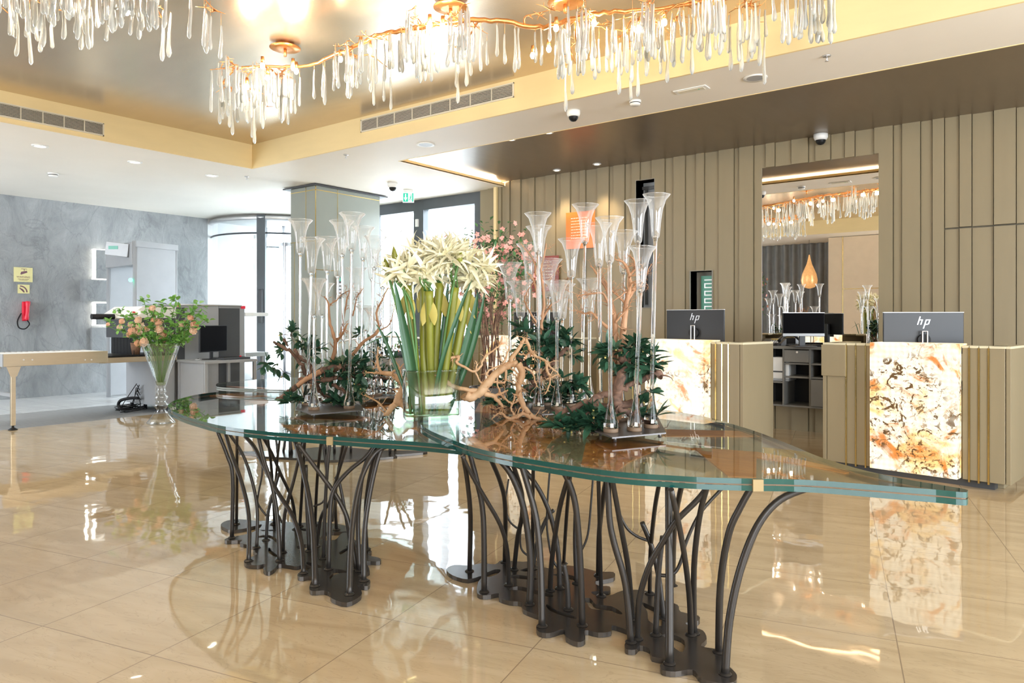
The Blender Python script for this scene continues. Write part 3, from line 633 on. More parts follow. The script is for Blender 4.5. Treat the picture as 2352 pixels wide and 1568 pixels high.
# ------------------------------------------------------------------ ceiling fittings
def downlight(px, py, z, label, r=.055, power=14, col=(1, .9, .75), sq=False, cat='downlight'):
    p = on_z(px, py, z); t = thing('recessed_downlight', label, cat, (p.x, p.y, z - .001), group=None)
    f = MB(); f.lathe([(r, 0), (r * 1.5, -.001), (r * 1.5, -.008), (r * 1.0, -.012), (r, 0)], 24); part('trim_ring', f, M_WHITE, t)
    f = MB(); f.lathe([(0, -.003), (r, -.003)], 20); part('lens', f, M_DOWN, t)
    light('SPOT', (p.x, p.y, z - .03), power, col, .04, spot=1.9 if power < 20 else 1.25, name='downlight_beam'); return t
downlight(92, 334, ZS, 'leftmost of the three downlights in the ceiling over the scanner')
downlight(310, 371, ZS, 'middle of the three downlights in the ceiling over the scanner')
downlight(486, 402, ZS, 'rightmost of the three downlights in the ceiling over the scanner')
zr = ZD + .06
downlight(1279, 390, zr, 'left downlight of the pair by the slatted wall, above the orange plaque', .035, 50, WARM)
downlight(1371, 376, zr, 'right downlight of the pair in the dark ceiling by the slatted wall', .035, 50, WARM)
downlight(1174, 319, zr, 'small downlight at the near edge of the dark ceiling, left one', .035, 10, WARM)
downlight(1260, 303, zr, 'small downlight at the near edge of the dark ceiling, right one', .035, 10, WARM)
def dome(px, py, z, label, s=1.):
    p = on_z(px, py, z); t = thing('dome_camera', label, 'security camera', (p.x, p.y, z - .001))
    f = MB(); f.lathe([(0, 0), (.062 * s, 0), (.062 * s, -.03 * s), (.052 * s, -.052 * s), (.045 * s, -.055 * s), (0, -.055 * s)], 24); part('housing', f, M_WHITE, t)
    f = MB(); f.lathe([(.044 * s, -.053 * s), (.040 * s, -.075 * s), (.025 * s, -.093 * s), (0, -.1 * s)], 20); part('dark_dome', f, M_BLACK, t)
dome(1317, 254, ZS, 'white dome security camera on the beam between coffer and dark ceiling')
dome(902, 420, ZS, 'white dome security camera beside the exit sign', 1.15)
dome(1885, 308, zr, 'white dome security camera above the wall mirror', 1.15)
def smoke(px, py, z, label, s=1.):
    p = on_z(px, py, z); t = thing('smoke_detector', label, 'smoke detector', (p.x, p.y, z - .001))
    f = MB(); f.lathe([(0, 0), (.05 * s, 0), (.052 * s, -.012 * s), (.045 * s, -.016 * s), (.045 * s, -.03 * s), (.038 * s, -.04 * s), (0, -.042 * s)], 20); part('housing', f, M_WHITE, t)
    f = MB(); f.lathe([(.0455 * s, -.018 * s), (.0455 * s, -.025 * s)], 20); part('vent_slot', f, M_BLACK, t)
smoke(1459, 231, ZS, 'white smoke detector on the beam, right of the dome camera'); smoke(122, 397, ZS, 'smoke detector on the white ceiling at far left', 1.2)
def sprinkler(px, py, z, label):
    p = on_z(px, py, z); t = thing('sprinkler_head', label, 'sprinkler', (p.x, p.y, z - .001))
    f = MB(); f.lathe([(0, 0), (.03, 0), (.026, -.006), (.01, -.008), (0, -.008)], 16); part('escutcheon', f, M_SILVER, t)
    f = MB(); f.cyl((0, 0, -.008), (0, 0, -.035), .006, n=8); f.lathe([(0, -.036), (.014, -.036), (.014, -.039), (0, -.039)], 12); part('nozzle', f, M_SILVER, t)
sprinkler(567, 405, ZS, 'sprinkler head on the white ceiling by the coffer corner'); sprinkler(795, 355, ZS, 'sprinkler head on the ceiling above the column, left of the round speaker'); sprinkler(1899, 128, ZS, 'sprinkler head on the beam at right, past the round speaker')
def speaker(px, py, label, s=1.):
    p = on_z(px, py, ZS); t = thing('ceiling_speaker', label, 'ceiling speaker', (p.x, p.y, ZS - .001))
    f = MB(); f.lathe([(.075 * s, -.006), (.1 * s, -.008), (.1 * s, 0), (.075 * s, 0)], 28); part('rim', f, M_WHITE, t)
    f = MB(); f.lathe([(0, -.005), (.076 * s, -.005)], 24); part('mesh_cover', f, M_LGREY, t)
speaker(978, 331, 'round white ceiling speaker on the beam below the long grille'); speaker(1735, 178, 'round ceiling speaker on the beam, right of the emergency light', .9)
p = on_z(1588, 205, ZS); t = thing('emergency_light', 'rectangular recessed emergency light in the beam', 'emergency light', (p.x, p.y, ZS - .001))
f = MB(); f.bbox((-.14, -.055, -.008), (.14, .055, 0), .003); part('frame', f, M_WHITE, t); f = MB(); f.box((-.11, -.032, -.011), (.11, .032, -.0075)); part('diffuser', f, M_CREAM, t); f = MB(); f.box((.06, -.005, -.0125), (.07, .005, -.011)); part('indicator', f, M_GREEN, t)
# exit sign hanging from the ceiling
p = on_z(938, 436, ZS); t = thing('exit_sign', 'green and white illuminated exit sign hanging by the window wall', 'exit sign', (p.x, p.y, ZS - .001))
X = RGT; M = frame_m((p.x, p.y, 0), X, (0, 0, 1)); w2 = .082; zb_, zt_ = ZS - .185, ZS - .04
def fx(mb, x0, x1, y0, y1, z0, z1): k = len(mb.v); mb.box((x0, y0, z0), (x1, y1, z1)); mb.v[k:] = [M @ q for q in mb.v[k:]]
f = MB(); fx(f, -.07, .07, ZS - .035, ZS - .001, -.03, .03); part('mount', f, M_WHITE, t, True)
f = MB(); fx(f, -w2, w2, zb_, zt_, -.006, .006); part('sign_plate', f, M_EXITW, t, True)
f = MB(); fx(f, -w2 + .008, -.004, zb_ + .012, zt_ - .008, .006, .0075); fx(f, .055, w2 - .008, zb_ + .012, zt_ - .008, .006, .0075); part('green_field', f, M_GREEN, t, True)
f = MB(); zc = (zb_ + zt_) / 2; k = len(f.v)
f.add([M @ V((x, y, .009)) for x, y in ((-.05, zt_ - .02), (-.03, zt_ - .02), (-.03, zc), (-.014, zc), (-.04, zb_ + .02), (-.066, zc), (-.05, zc))], [(0, 1, 2, 6), (3, 5, 4)], 0); part('arrow', f, M_EXITW, t, True)
f = MB(); zz = zc
for a, b, r_ in (((.03, zz + .02), (.024, zz - .008), .006), ((.024, zz - .008), (.036, zz - .026), .004), ((.036, zz - .026), (.03, zz - .045), .004), ((.024, zz - .008), (.012, zz - .03), .004), ((.012, zz - .03), (.0, zz - .04), .004), ((.03, zz + .015), (.045, zz + .002), .0035), ((.03, zz + .015), (.012, zz + .004), .0035)):
    f.tube([M @ V((a[0] + .006, a[1], .008)), M @ V((b[0] + .006, b[1], .008))], r_, 6)
f.ball(M @ V((.04, zz + .034, .008)), .008, 8); part('running_figure', f, M_GREEN, t, True)
# plaques on the slats
def plaque(px0, px1, py0, py1, mat, label, rows):
    a = on_y(px0, py0, SLAT_Y - .04); b = on_y(px1, py1, SLAT_Y - .04)
    t = thing('wall_plaque', label, 'plaque', (a.x, SLAT_Y - .04, b.z))
    m = MB(); m.box((0, 0, 0), (b.x - a.x, .006, a.z - b.z)); part('plate', m, mat, t)
    m = MB(); W_ = b.x - a.x; Hh = a.z - b.z; r2 = random.Random(5)
    for i in range(rows):
        x = W_ * .18; z = Hh * (.82 - .62 * i / rows)
        while x < W_ * .72: l = r2.uniform(.01, .04); m.box((x, -.0015, z), (min(x + l, W_ * .8), -.0001, z + .008)); x += l + .008
    part('engraved_text', m, M_CREAM, t)
    m = MB(); 
    for x in (.04, W_ - .04):
        for z in (.04, Hh - .04): m.cyl((x, .006, z), (x, .04, z), .008, n=10)
    part('standoffs', m, M_SILVER, t)
plaque(1300, 1366, 489, 568, M_ORANGE, 'square orange plaque with lines of text on the slatted wall', 8)
plaque(1222, 1283, 590, 668, M_MAROON, 'square maroon plaque, lower left of the orange one', 7)
M_CORK = pm('brown_cork', (.20, .13, .08), .6); M_CLIP = pm('bronze_clip', (.34, .25, .12), .4)
# ================================================================== GLASS TABLES
def c1(P): return [(380 + x * .3507, 850 + y * .3507) for x, y in P]
def c2(P): return [(980 + x * .3941, 950 + y * .3941) for x, y in P]
ZL, ZR, GT = .640, .683, .040        # heights of the two tops and their thickness
def outl(P, z): return [on_z(x, y, z) for x, y in P]
LEFT_TOP = [(386, 930), (390, 939), (402, 946), (424, 955), (450, 963), (500, 976), (560, 985), (640, 993), (750, 1001), (850, 1008), (950, 1014), (1040, 1022), (1066, 1024), (1076, 1021), (1082, 1012), (1085, 995), (1078, 960), (1050, 930), (1000, 908), (900, 893), (750, 889), (620, 892), (530, 897), (464, 904), (430, 911), (400, 920)]
RIGHT_TOP = [(958, 958), (963, 970), (975, 981), (1000, 994), (1035, 1008), (1075, 1023), (1120, 1035), (1177, 1047), (1230, 1056), (1280, 1064), (1340, 1073), (1400, 1081), (1465, 1087), (1532, 1091), (1600, 1095), (1650, 1097), (1730, 1099), (1800, 1100), (1875, 1103), (1970, 1110), (2070, 1118), (2150, 1124), (2212, 1130), (2222, 1128), (2217, 1123), (2160, 1113), (2102, 1104), (2040, 1092), (1987, 1080), (1940, 1067), (1895, 1053), (1860, 1040), (1833, 1028), (1785, 1009), (1738, 991), (1690, 976), (1650, 964), (1600, 953), (1520, 940), (1420, 928), (1300, 918), (1180, 913), (1080, 917), (1000, 931), (970, 944)]
BACK_TOP = [(496, 884), (500, 888), (520, 890), (560, 892), (620, 894), (720, 897), (830, 899), (900, 906), (950, 905), (985, 893), (975, 880), (900, 871), (800, 866), (680, 866), (570, 873), (515, 878), (500, 880)]
def tabletop(t, P, z, inl, clips=(), GT=GT, em=None):
    O = smooth_poly(outl(P, z), 3); g = GT * .4375
    for k, (a, b) in enumerate(((z - g, z), (z - GT, z - GT + g))):
        m = MB(); m.prism(O, a, b, 0, 1); part('glass_top', m, [M_TABLE, em or M_EDGE], t, True, 'upper glass sheet' if k == 0 else 'lower glass sheet')
    m = MB(); zz = z - GT + g
    Q = smooth_poly(O, 1); c = sum(O, V()) / len(O)
    for a, b in zip(O, O[1:] + O[:1]):     # thin veneer line between the sheets at the edge
        if em: break
        i1 = a + (c - a).normalized() * .004; i2 = b + (c - b).normalized() * .004; j1 = a + (c - a).normalized() * .02; j2 = b + (c - b).normalized() * .02
        m.add([(p.x, p.y, q) for q in (zz + .0005, zz + .0045) for p in (i1, i2, j2, j1)], [(0, 3, 2, 1), (4, 5, 6, 7), (0, 1, 5, 4), (2, 3, 7, 6)])
    if not em: part('edge_veneer', m, M_CORK, t, True)
    for P2, mat in inl:
        m = MB(); m.prism([on_z(x, y, zz + .004) for x, y in P2], zz + .0008, zz + .0042); part('wood_inlay', m, mat, t, True)
    for px, py, w_ in clips:
        a = on_z(px - w_, py, z); b = on_z(px + w_, py, z); d = (b - a).normalized(); M = frame_m(a, d, (0, 0, 1)); m = MB(); k = 0
        m.box((0, -GT + .001, -.012), ((b - a).length, -.001, .004)); m.v = [M @ p for p in m.v]; part('edge_clip', m, M_CLIP, t, True)
def legs(t, conv, L, zt, zp, r=.0125):
    for pts, kind, rr in L:
        P = conv(pts); f = on_z(*P[0], zp); d0 = dep(f)
        if kind == 'g': e = on_z(*P[-1], zt); d1 = dep(e); d1 = max(d0 - 1.0, min(d0 + .8, d1))
        elif kind == 's': d1 = d0
        elif kind == 'l': d0 = d1 = rr[1]; rr = rr[0]
        Q = []
        for i, (x, y) in enumerate(P):
            s = 0 if P[0][1] == P[-1][1] else (P[0][1] - y) / (P[0][1] - P[-1][1]); Q.append(at(x, y, d0 + (d1 - d0) * max(0, min(1, s))))
        if kind != 'l': Q[0] = f
        if kind == 'g':
            Q[-1].z = min(Q[-1].z, zt); Q.append(V((Q[-1].x, Q[-1].y, zt)))
            if (Q[-1] - Q[-2]).length < .004: Q.pop(-2)
            Q[-1].z = zt - .0005
        m = MB(); R_ = rr if not isinstance(rr, tuple) else rr[0]
        SQ = smooth_poly(Q, 5, False); m.tube(SQ, [R_ * .9 * (1.0 - .15 * i / len(SQ)) for i in range(len(SQ))], 10)
        if kind in 'gs': m.lathe([(0, zp + .006), (.016, zp + .005), (.022, zp)], 12, o=(Q[0].x, Q[0].y, 0))
        part('leg', m, M_METAL, t, True)
cL = on_z(740, 1250); tl = thing('glass_table', 'left glass leaf-shaped table on branching dark steel legs, smaller of the front pair', 'table', (cL.x, cL.y, 0))
INL_L = [([(643, 975), (700, 975), (815, 981), (881, 992), (885, 1001), (800, 999), (678, 990)], M_BURL), ([(466, 903), (562, 899), (640, 897), (650, 905), (560, 912), (480, 908)], M_INLAY),
         ([(830, 930), (905, 900), (960, 906), (900, 935), (850, 945)], M_INLAY), ([(660, 960), (740, 946), (850, 958), (850, 966), (760, 962)], M_BURL), ([(940, 985), (1000, 965), (1060, 975), (1062, 1012), (980, 1004)], M_BURL), ([(560, 918), (600, 915), (640, 925), (600, 932)], M_BURL)]
tabletop(tl, LEFT_TOP, ZL, INL_L, [(757, 1003, 7)])
r1, r2_ = .0125, .010
LG = [([(435, 1095), (440, 700), (405, 560), (340, 398)], 'g', r1), ([(465, 1005), (468, 700), (468, 418)], 'g', r2_), ([(545, 1245), (545, 950), (500, 740), (440, 570), (390, 405)], 'g', r1),
      ([(597, 1160), (600, 900), (560, 700), (500, 540), (410, 405)], 'g', r2_), ([(660, 1110), (675, 920), (720, 760), (750, 658)], 's', r2_), ([(748, 1245), (735, 980), (700, 760), (645, 590), (610, 440)], 'g', r1),
      ([(905, 1325), (890, 1130), (830, 950), (730, 790), (640, 620), (580, 500), (510, 420)], 'g', r1), ([(980, 1410), (970, 1100), (945, 870), (900, 650), (848, 455)], 'g', .015), ([(1205, 1465), (1215, 1150), (1240, 900), (1290, 690), (1370, 545), (1465, 490)], 'g', .015),
      ([(1250, 1300), (1200, 1000), (1130, 840), (1030, 700), (940, 580), (865, 480)], 'g', r1), ([(1300, 1375), (1305, 1050), (1340, 800), (1385, 600), (1425, 490)], 'g', .0135), ([(1270, 1310), (1262, 950), (1300, 650), (1380, 490)], 'g', r1),
      ([(1068, 1300), (1080, 900), (1110, 770), (1200, 660), (1310, 570), (1368, 490)], 'g', r1), ([(1035, 1230), (1045, 900), (1060, 650), (1075, 475)], 'g', r2_), ([(1120, 1040), (1112, 830), (1135, 650), (1165, 480)], 'g', r2_),
      ([(980, 1010), (995, 700), (1020, 470)], 'g', r2_), ([(880, 1020), (900, 700), (912, 462)], 'g', r2_), ([(710, 1005), (725, 700), (748, 447)], 'g', .007), ([(855, 1040), (830, 850), (755, 680), (695, 540), (640, 440)], 'g', r2_),
      ([(770, 1190), (780, 950), (840, 720), (900, 465)], 'g', r2_), ([(990, 1150), (1020, 960), (1080, 850), (1130, 680), (1190, 482)], 'g', r2_), ([(940, 1180), (925, 850), (921, 620)], 's', .011),
      ([(1212, 1150), (1180, 950), (1140, 740), (1110, 700)], 's', r2_), ([(1320, 1170), (1310, 900), (1345, 650), (1395, 490)], 'g', r2_), ([(715, 1000), (705, 800), (690, 600), (670, 445)], 'g', r2_)]
legs(tl, c1, LG, ZL - GT, .022)
legs(tl, c1, [([(660, 952), (605, 870), (612, 790), (635, 650), (620, 440)], 'l', (.006, 3.85)), ([(765, 1000), (720, 900), (700, 800), (715, 740)], 'l', (.006, 3.7)), ([(1095, 990), (1105, 900), (1110, 850)], 'l', (.006, 3.6)), ([(970, 890), (1040, 850), (1055, 700), (1030, 470)], 'l', (.006, 3.75))], 0, 0)
OL = [(362, 1012), (400, 1038), (440, 1046), (540, 1032), (628, 1008), (610, 1040), (540, 1070), (400, 1100), (403, 1116), (500, 1112), (488, 1132), (570, 1150), (575, 1185), (600, 1205), (520, 1240), (530, 1270), (600, 1277), (655, 1268), (640, 1300), (672, 1320), (712, 1303), (742, 1270), (800, 1275), (860, 1284), (905, 1272), (960, 1292), (872, 1328), (878, 1354), (960, 1350), (942, 1420), (962, 1446), (1040, 1442), (1080, 1460), (1088, 1492), (1188, 1522), (1280, 1475), (1278, 1430), (1255, 1408), (1325, 1412), (1338, 1372), (1262, 1345), (1338, 1315), (1318, 1255), (1405, 1250), (1400, 1228), (1328, 1210), (1352, 1185), (1300, 1150), (1240, 1110), (1190, 1065), (1150, 1070), (1110, 1110), (1015, 1105), (1060, 1060), (1195, 1055), (1190, 1020), (1080, 1000), (980, 990), (890, 1000), (800, 992), (700, 985), (600, 985), (480, 975), (400, 985)]
HL = [[(580, 1095), (640, 1080), (690, 1082), (740, 1115), (735, 1135), (690, 1100), (640, 1095)], [(680, 1160), (700, 1185), (735, 1212), (728, 1222), (690, 1205), (672, 1185)], [(862, 1150), (940, 1138), (930, 1160), (940, 1185), (880, 1175)], [(1100, 1302), (1150, 1305), (1195, 1322), (1140, 1328), (1100, 1345), (1080, 1366), (1075, 1350), (1100, 1325)], [(930, 1255), (1000, 1272), (1025, 1292), (980, 1290), (930, 1270)], [(1140, 1190), (1195, 1160), (1195, 1175), (1150, 1205)], [(890, 1035), (980, 1045), (960, 1055), (900, 1050)], [(630, 1045), (760, 1045), (740, 1052), (640, 1052)]]
def plates(t, conv, O, HS):
    o = smooth_poly([on_z(x, y, .02) for x, y in conv(O)], 3)
    hs = [smooth_poly([on_z(x, y, .02) for x, y in conv(h)], 3) for h in HS]
    part('base_plate', curve_plate(o, hs, .001, .019), M_PLATE, t, True)
plates(tl, c1, OL, HL)
cR = on_z(1380, 1430); tr = thing('glass_table', 'right glass leaf-shaped table with a long pointed tip, largest and nearest', 'table', (cR.x, cR.y, 0))
INL_R = [([(1075, 1008), (1110, 985), (1172, 955), (1290, 962), (1330, 975), (1268, 1010), (1238, 1050), (1180, 1042), (1095, 1022)], M_BURL), ([(1349, 1000), (1440, 1000), (1525, 1014), (1500, 1036), (1445, 1060), (1420, 1078), (1335, 1066)], M_BURL),
         ([(1592, 1027), (1738, 1037), (1737, 1096), (1672, 1092)], M_INLAY), ([(1738, 1037), (1840, 1055), (1960, 1083), (1940, 1086), (1840, 1066), (1738, 1050)], M_INLAY), ([(1515, 985), (1737, 990), (1745, 1001), (1520, 1001)], M_INLAY), ([(1400, 932), (1507, 941), (1600, 955), (1640, 965), (1600, 966), (1490, 958), (1400, 948)], M_INLAY),
         ([(1100, 925), (1240, 920), (1300, 935), (1180, 950), (1090, 945)], M_INLAY), ([(1330, 998), (1440, 1008), (1600, 1030), (1590, 1032), (1400, 1006)], M_INLAY)]
tabletop(tr, RIGHT_TOP, ZR, INL_R, [(1741, 1100, 12), (1560, 946, 8)])
RG = [([(250, 915), (255, 600), (238, 400), (212, 240)], 'g', r1), ([(335, 1035), (330, 600), (290, 380), (245, 210)], 'g', .014), ([(478, 995), (470, 800), (430, 650), (340, 490), (270, 370), (205, 240)], 'g', .011), ([(455, 862), (458, 550), (430, 400), (360, 235)], 'g', r1),
      ([(510, 905), (530, 720), (555, 600), (555, 470), (515, 330), (485, 255)], 'g', r1), ([(600, 1108), (605, 850), (565, 550), (490, 350), (395, 240)], 'g', .016), ([(672, 1235), (665, 900), (640, 620), (590, 420), (545, 275)], 'g', .0155), ([(775, 1015), (768, 820), (730, 620), (660, 450), (560, 320), (455, 290)], 's', r1),
      ([(907, 1230), (895, 850), (870, 550), (830, 400), (778, 310)], 'g', .0145), ([(720, 1028), (730, 850), (775, 550), (842, 320)], 'g', r1), ([(618, 890), (650, 730), (705, 600), (742, 560)], 's', r1), ([(825, 1138), (820, 1000), (800, 872)], 's', .0125),
      ([(875, 985), (865, 750), (870, 508)], 's', .012), ([(1000, 940), (1005, 700), (1030, 480), (1055, 345)], 'g', r1), ([(1018, 1060), (1010, 750), (1000, 340)], 'g', r2_), ([(1190, 1328), (1160, 1000), (1092, 750), (1065, 600), (1055, 348)], 'g', .0145),
      ([(1198, 1195), (1175, 900), (1125, 620), (1078, 360)], 'g', r1), ([(1228, 1308), (1240, 1080), (1300, 880), (1380, 740), (1450, 630), (1560, 520), (1612, 460), (1650, 400)], 'g', r1), ([(1335, 1285), (1350, 950), (1375, 712)], 's', r1),
      ([(1415, 1452), (1415, 900), (1410, 360)], 'g', .0175), ([(1380, 1190), (1352, 950), (1310, 770), (1255, 632)], 's', r1), ([(1540, 1285), (1530, 1050), (1490, 750), (1425, 440)], 'g', r1), ([(1560, 1275), (1558, 900), (1590, 600), (1640, 405)], 'g', .0125),
      ([(1702, 1385), (1712, 1000), (1760, 700), (1830, 540), (1903, 410)], 'g', .0145), ([(1740, 1513), (1765, 1200), (1830, 900), (1930, 650), (2060, 500), (2240, 425)], 'g', .0155), ([(1300, 1045), (1305, 800), (1330, 550), (1360, 380)], 'g', r2_),
      ([(618, 900), (618, 600), (622, 282)], 'g', r2_), ([(798, 872), (815, 600), (840, 325)], 'g', r2_), ([(1435, 1000), (1445, 650), (1492, 385)], 'g', r1)]
legs(tr, c2, RG, ZR - GT, .022)
dd = dep(on_z(*c2([(1285, 1150)])[0]))
legs(tr, c2, [([(1288, 738), (1220, 710), (1160, 655), (1110, 540), (1072, 380)], 'l', (.007, 3.0)), ([(1345, 937), (1400, 942), (1450, 920), (1485, 850), (1515, 740), (1600, 570), (1755, 402)], 'l', (.008, 2.72)), ([(905, 790), (940, 700), (960, 500), (972, 335)], 'l', (.006, 3.2)),
              ([(800, 940), (740, 860), (712, 750), (700, 600), (720, 300)], 'l', (.006, 3.3)), ([(612, 840), (560, 800), (545, 740), (555, 600)], 'l', (.006, 3.5)), ([(535, 672), (480, 620), (460, 520), (478, 380)], 'l', (.006, 3.6))], 0, 0)
OR_ = [(115, 905), (150, 940), (240, 964), (330, 942), (300, 980), (295, 1045), (350, 1057), (418, 1045), (422, 1070), (480, 1090), (550, 1098), (562, 1138), (640, 1170), (690, 1188), (640, 1232), (655, 1270), (720, 1277), (800, 1255), (812, 1300), (880, 1330), (925, 1312), (922, 1260), (1000, 1275), (1075, 1265), (1082, 1232), (1170, 1260), (1218, 1288), (1160, 1330), (1160, 1368), (1215, 1374), (1242, 1350), (1298, 1368), (1312, 1412), (1398, 1432), (1362, 1460), (1375, 1492), (1450, 1502), (1550, 1490), (1600, 1540), (1700, 1566), (1790, 1562), (1808, 1522), (1775, 1482), (1740, 1445), (1760, 1400), (1700, 1372), (1600, 1352), (1632, 1310), (1610, 1262), (1550, 1242), (1508, 1218), (1582, 1205), (1582, 1175), (1480, 1152), (1462, 1112), (1370, 1082), (1325, 1047), (1250, 1026), (1140, 1030), (1060, 1062), (990, 1060), (962, 1036), (1060, 1032), (1065, 1005), (1000, 1000), (985, 976), (1088, 955), (1088, 922), (1000, 918), (880, 890), (800, 884), (740, 902), (655, 885), (640, 855), (560, 862), (440, 853), (400, 876), (320, 870), (250, 884), (160, 880)]
HR = [[(332, 935), (400, 906), (434, 912), (400, 940), (350, 950)], [(452, 945), (540, 938), (638, 958), (620, 968), (500, 956)], [(472, 1025), (530, 1005), (620, 1022), (735, 1055), (728, 1068), (640, 1052), (540, 1028)], [(698, 1108), (760, 1145), (860, 1178), (866, 1194), (780, 1172), (712, 1142)], [(880, 1085), (950, 1073), (985, 1108), (1080, 1122), (1137, 1158), (1128, 1168), (1050, 1145), (960, 1135), (930, 1098)], [(1252, 1098), (1310, 1120), (1360, 1150), (1368, 1236), (1295, 1205), (1285, 1150)], [(1370, 1288), (1430, 1285), (1502, 1320), (1492, 1388), (1435, 1355), (1405, 1312)], [(732, 935), (830, 938), (892, 962), (850, 972), (790, 952)], [(545, 912), (600, 895), (635, 900), (590, 918)]]
plates(tr, c2, OR_, HR)
cB = on_z(860, 1030, 0); p3 = on_z(760, 880, ZL)
tb = thing('glass_table', 'third glass leaf-shaped table behind the left one, mostly hidden', 'table', (p3.x, p3.y, 0))
tabletop(tb, BACK_TOP, ZR, [([(520, 886), (600, 889), (625, 892), (560, 891)], M_INLAY), ([(800, 885), (900, 880), (940, 890), (870, 897)], M_INLAY)], (), .026, pm('pale_glass_edge', (.30, .34, .33), .1))
m = MB(); O = [p3 + V((.75 * cos(a) * (1 + .18 * sin(5 * a)), .26 * sin(a) * (1 + .25 * sin(4 * a + 1)), 0)) for a in [2 * pi * i / 60 for i in range(60)]]
R3 = Matrix.Rotation(YAW, 3, 'Z'); O = [p3 + R3 @ (p - p3) for p in O]
part('base_plate', curve_plate(O, [], .001, .019), M_PLATE, tb, True)
rng = random.Random(11)
for i in range(11):
    a = p3 + R3 @ V((rng.uniform(-.55, .55), rng.uniform(-.15, .15), 0)); b = p3 + R3 @ V(((a - p3).length * rng.uniform(-1, 1), rng.uniform(-.12, .12), 0)); m = MB()
    b = a + R3 @ V((rng.uniform(-.25, .25), rng.uniform(-.05, .05), 0)); mid = a.lerp(b, .25); P = [V((a.x, a.y, .02)), V((mid.x, mid.y, .33)), V((b.x, b.y, ZR - .027))]
    m.tube(smooth_poly(P, 5, False), .011, 8); part('leg', m, M_METAL, tb, True)

# ================================================================== TRAYS AND TRUMPET VASES
def tray(label, P, z, base):
    O = [on_z(x, y, z) for x, y in P]; c = sum(O, V()) / len(O); t = thing('steel_tray', label, 'tray', (c.x, c.y, base + .0005))
    m = MB(); m.prism(O, z - .006, z); part('tray_plate', m, M_TRAY, t, True)
    for p in O[:5]: q = p.lerp(c, .16); m = MB(); m.cyl((q.x, q.y, base + .0005), (q.x, q.y, z - .006), .007, n=10); part('foot', m, M_TRAY, t, True)
    return c
TZ, TZL = ZR + .03, ZL + .03
tray('angular dark steel tray at the right front, holding the tallest trumpet vases', [(1366, 988), (1406, 1004), (1530, 993), (1512, 958), (1455, 948), (1390, 950)], TZ, ZR)
tray('angular dark steel tray in the middle, behind the orange driftwood', [(1150, 925), (1190, 940), (1245, 951), (1330, 946), (1378, 925), (1310, 910), (1200, 908)], TZ, ZR)
tray('angular dark steel tray at the left front on the left table', [(680, 938), (715, 951), (835, 941), (818, 912), (770, 903), (692, 909)], TZL, ZL)
tray('angular dark steel tray on the rear of the left table, left of the lily vase', [(812, 911), (838, 918), (925, 909), (905, 898), (860, 894), (818, 899)], TZL, ZL)
def vase_mesh(Hh, q):
    s = 1.; rr = .0095; fl = min(.195 * q ** .5, Hh * .3); z1 = Hh - fl; R_ = .057 * q
    out = [(.031 * s, .018), (.033 * s, .022), (.031 * s, .045), (.022 * s, .085), (.014 * s, .125), (rr, .165), (rr * .95, z1 - .02), (rr * 1.1, z1 - .006), (.013 * q, z1 + .004), (.006, z1 + .016), (0, z1 + .018)]
    m = MB(); m.lathe([(0, .018)] + out, 18)
    bell = [(rr, z1 - .004), (.017 * q, z1 + .012), (.020 * q, z1 + .05), (.023 * q, z1 + fl * .45), (.029 * q, z1 + fl * .68), (.041 * q, z1 + fl * .88), (R_, z1 + fl * .985), (R_ * 1.01, Hh)]
    n = 28; w = MB(); P = []
    for i, (r, z) in enumerate(bell):
        for j in range(n): a = 2 * pi * j / n; f = 1 + .035 * max(0, (i - 3) / 4) * sin(7 * a); P.append((r * f * cos(a), r * f * sin(a), z))
    w.add(P, [(i * n + j, i * n + (j + 1) % n, (i + 1) * n + (j + 1) % n, (i + 1) * n + j) for i in range(len(bell) - 1) for j in range(n)], 0, True)
    rim = MB(); rim.tube([V(P[(len(bell) - 1) * n + j % n]) for j in range(n + 1)], .0016, 6, cap=False)
    return m, w, rim
def vase(px, py, bx, by, z, label, group):
    b = on_z(bx, by, z); h = up_at(b, py) - z; d = dep(b); rim = at(px, py, d); q_ = 1.05 + .28 * max(0, min(1, (d - 3.3) / .9))
    lean = atan2((rim - b).dot(RGT), h); s = 1.0
    t = thing('trumpet_vase', label, 'vase', b, 0, group); t.rotation_mode = 'AXIS_ANGLE'; t.rotation_axis_angle = (lean, FWD.x * 1, FWD.y * 1, 0)
    WM[t] = Matrix.Translation(b)
    m, w, rim = vase_mesh(h, q_); part('glass_stem', m, M_GLASS, t); bo = part('trumpet_bell', w, M_BELL, t); part('rim', rim, M_BELL, bo)
    m = MB(); m.lathe([(0, 0), (.032, 0), (.0325, .004), (.0325, .013), (.031, .0175), (0, .0175)], 22); part('base_disc', m, M_CORK, t)
    m = MB(); R0 = Matrix.Rotation(YAW, 3, 'Z'); m.box((-.007, -.036, .024), (.007, -.0345, .042), R=R0); part('tag_label', m, M_CREAM, t)
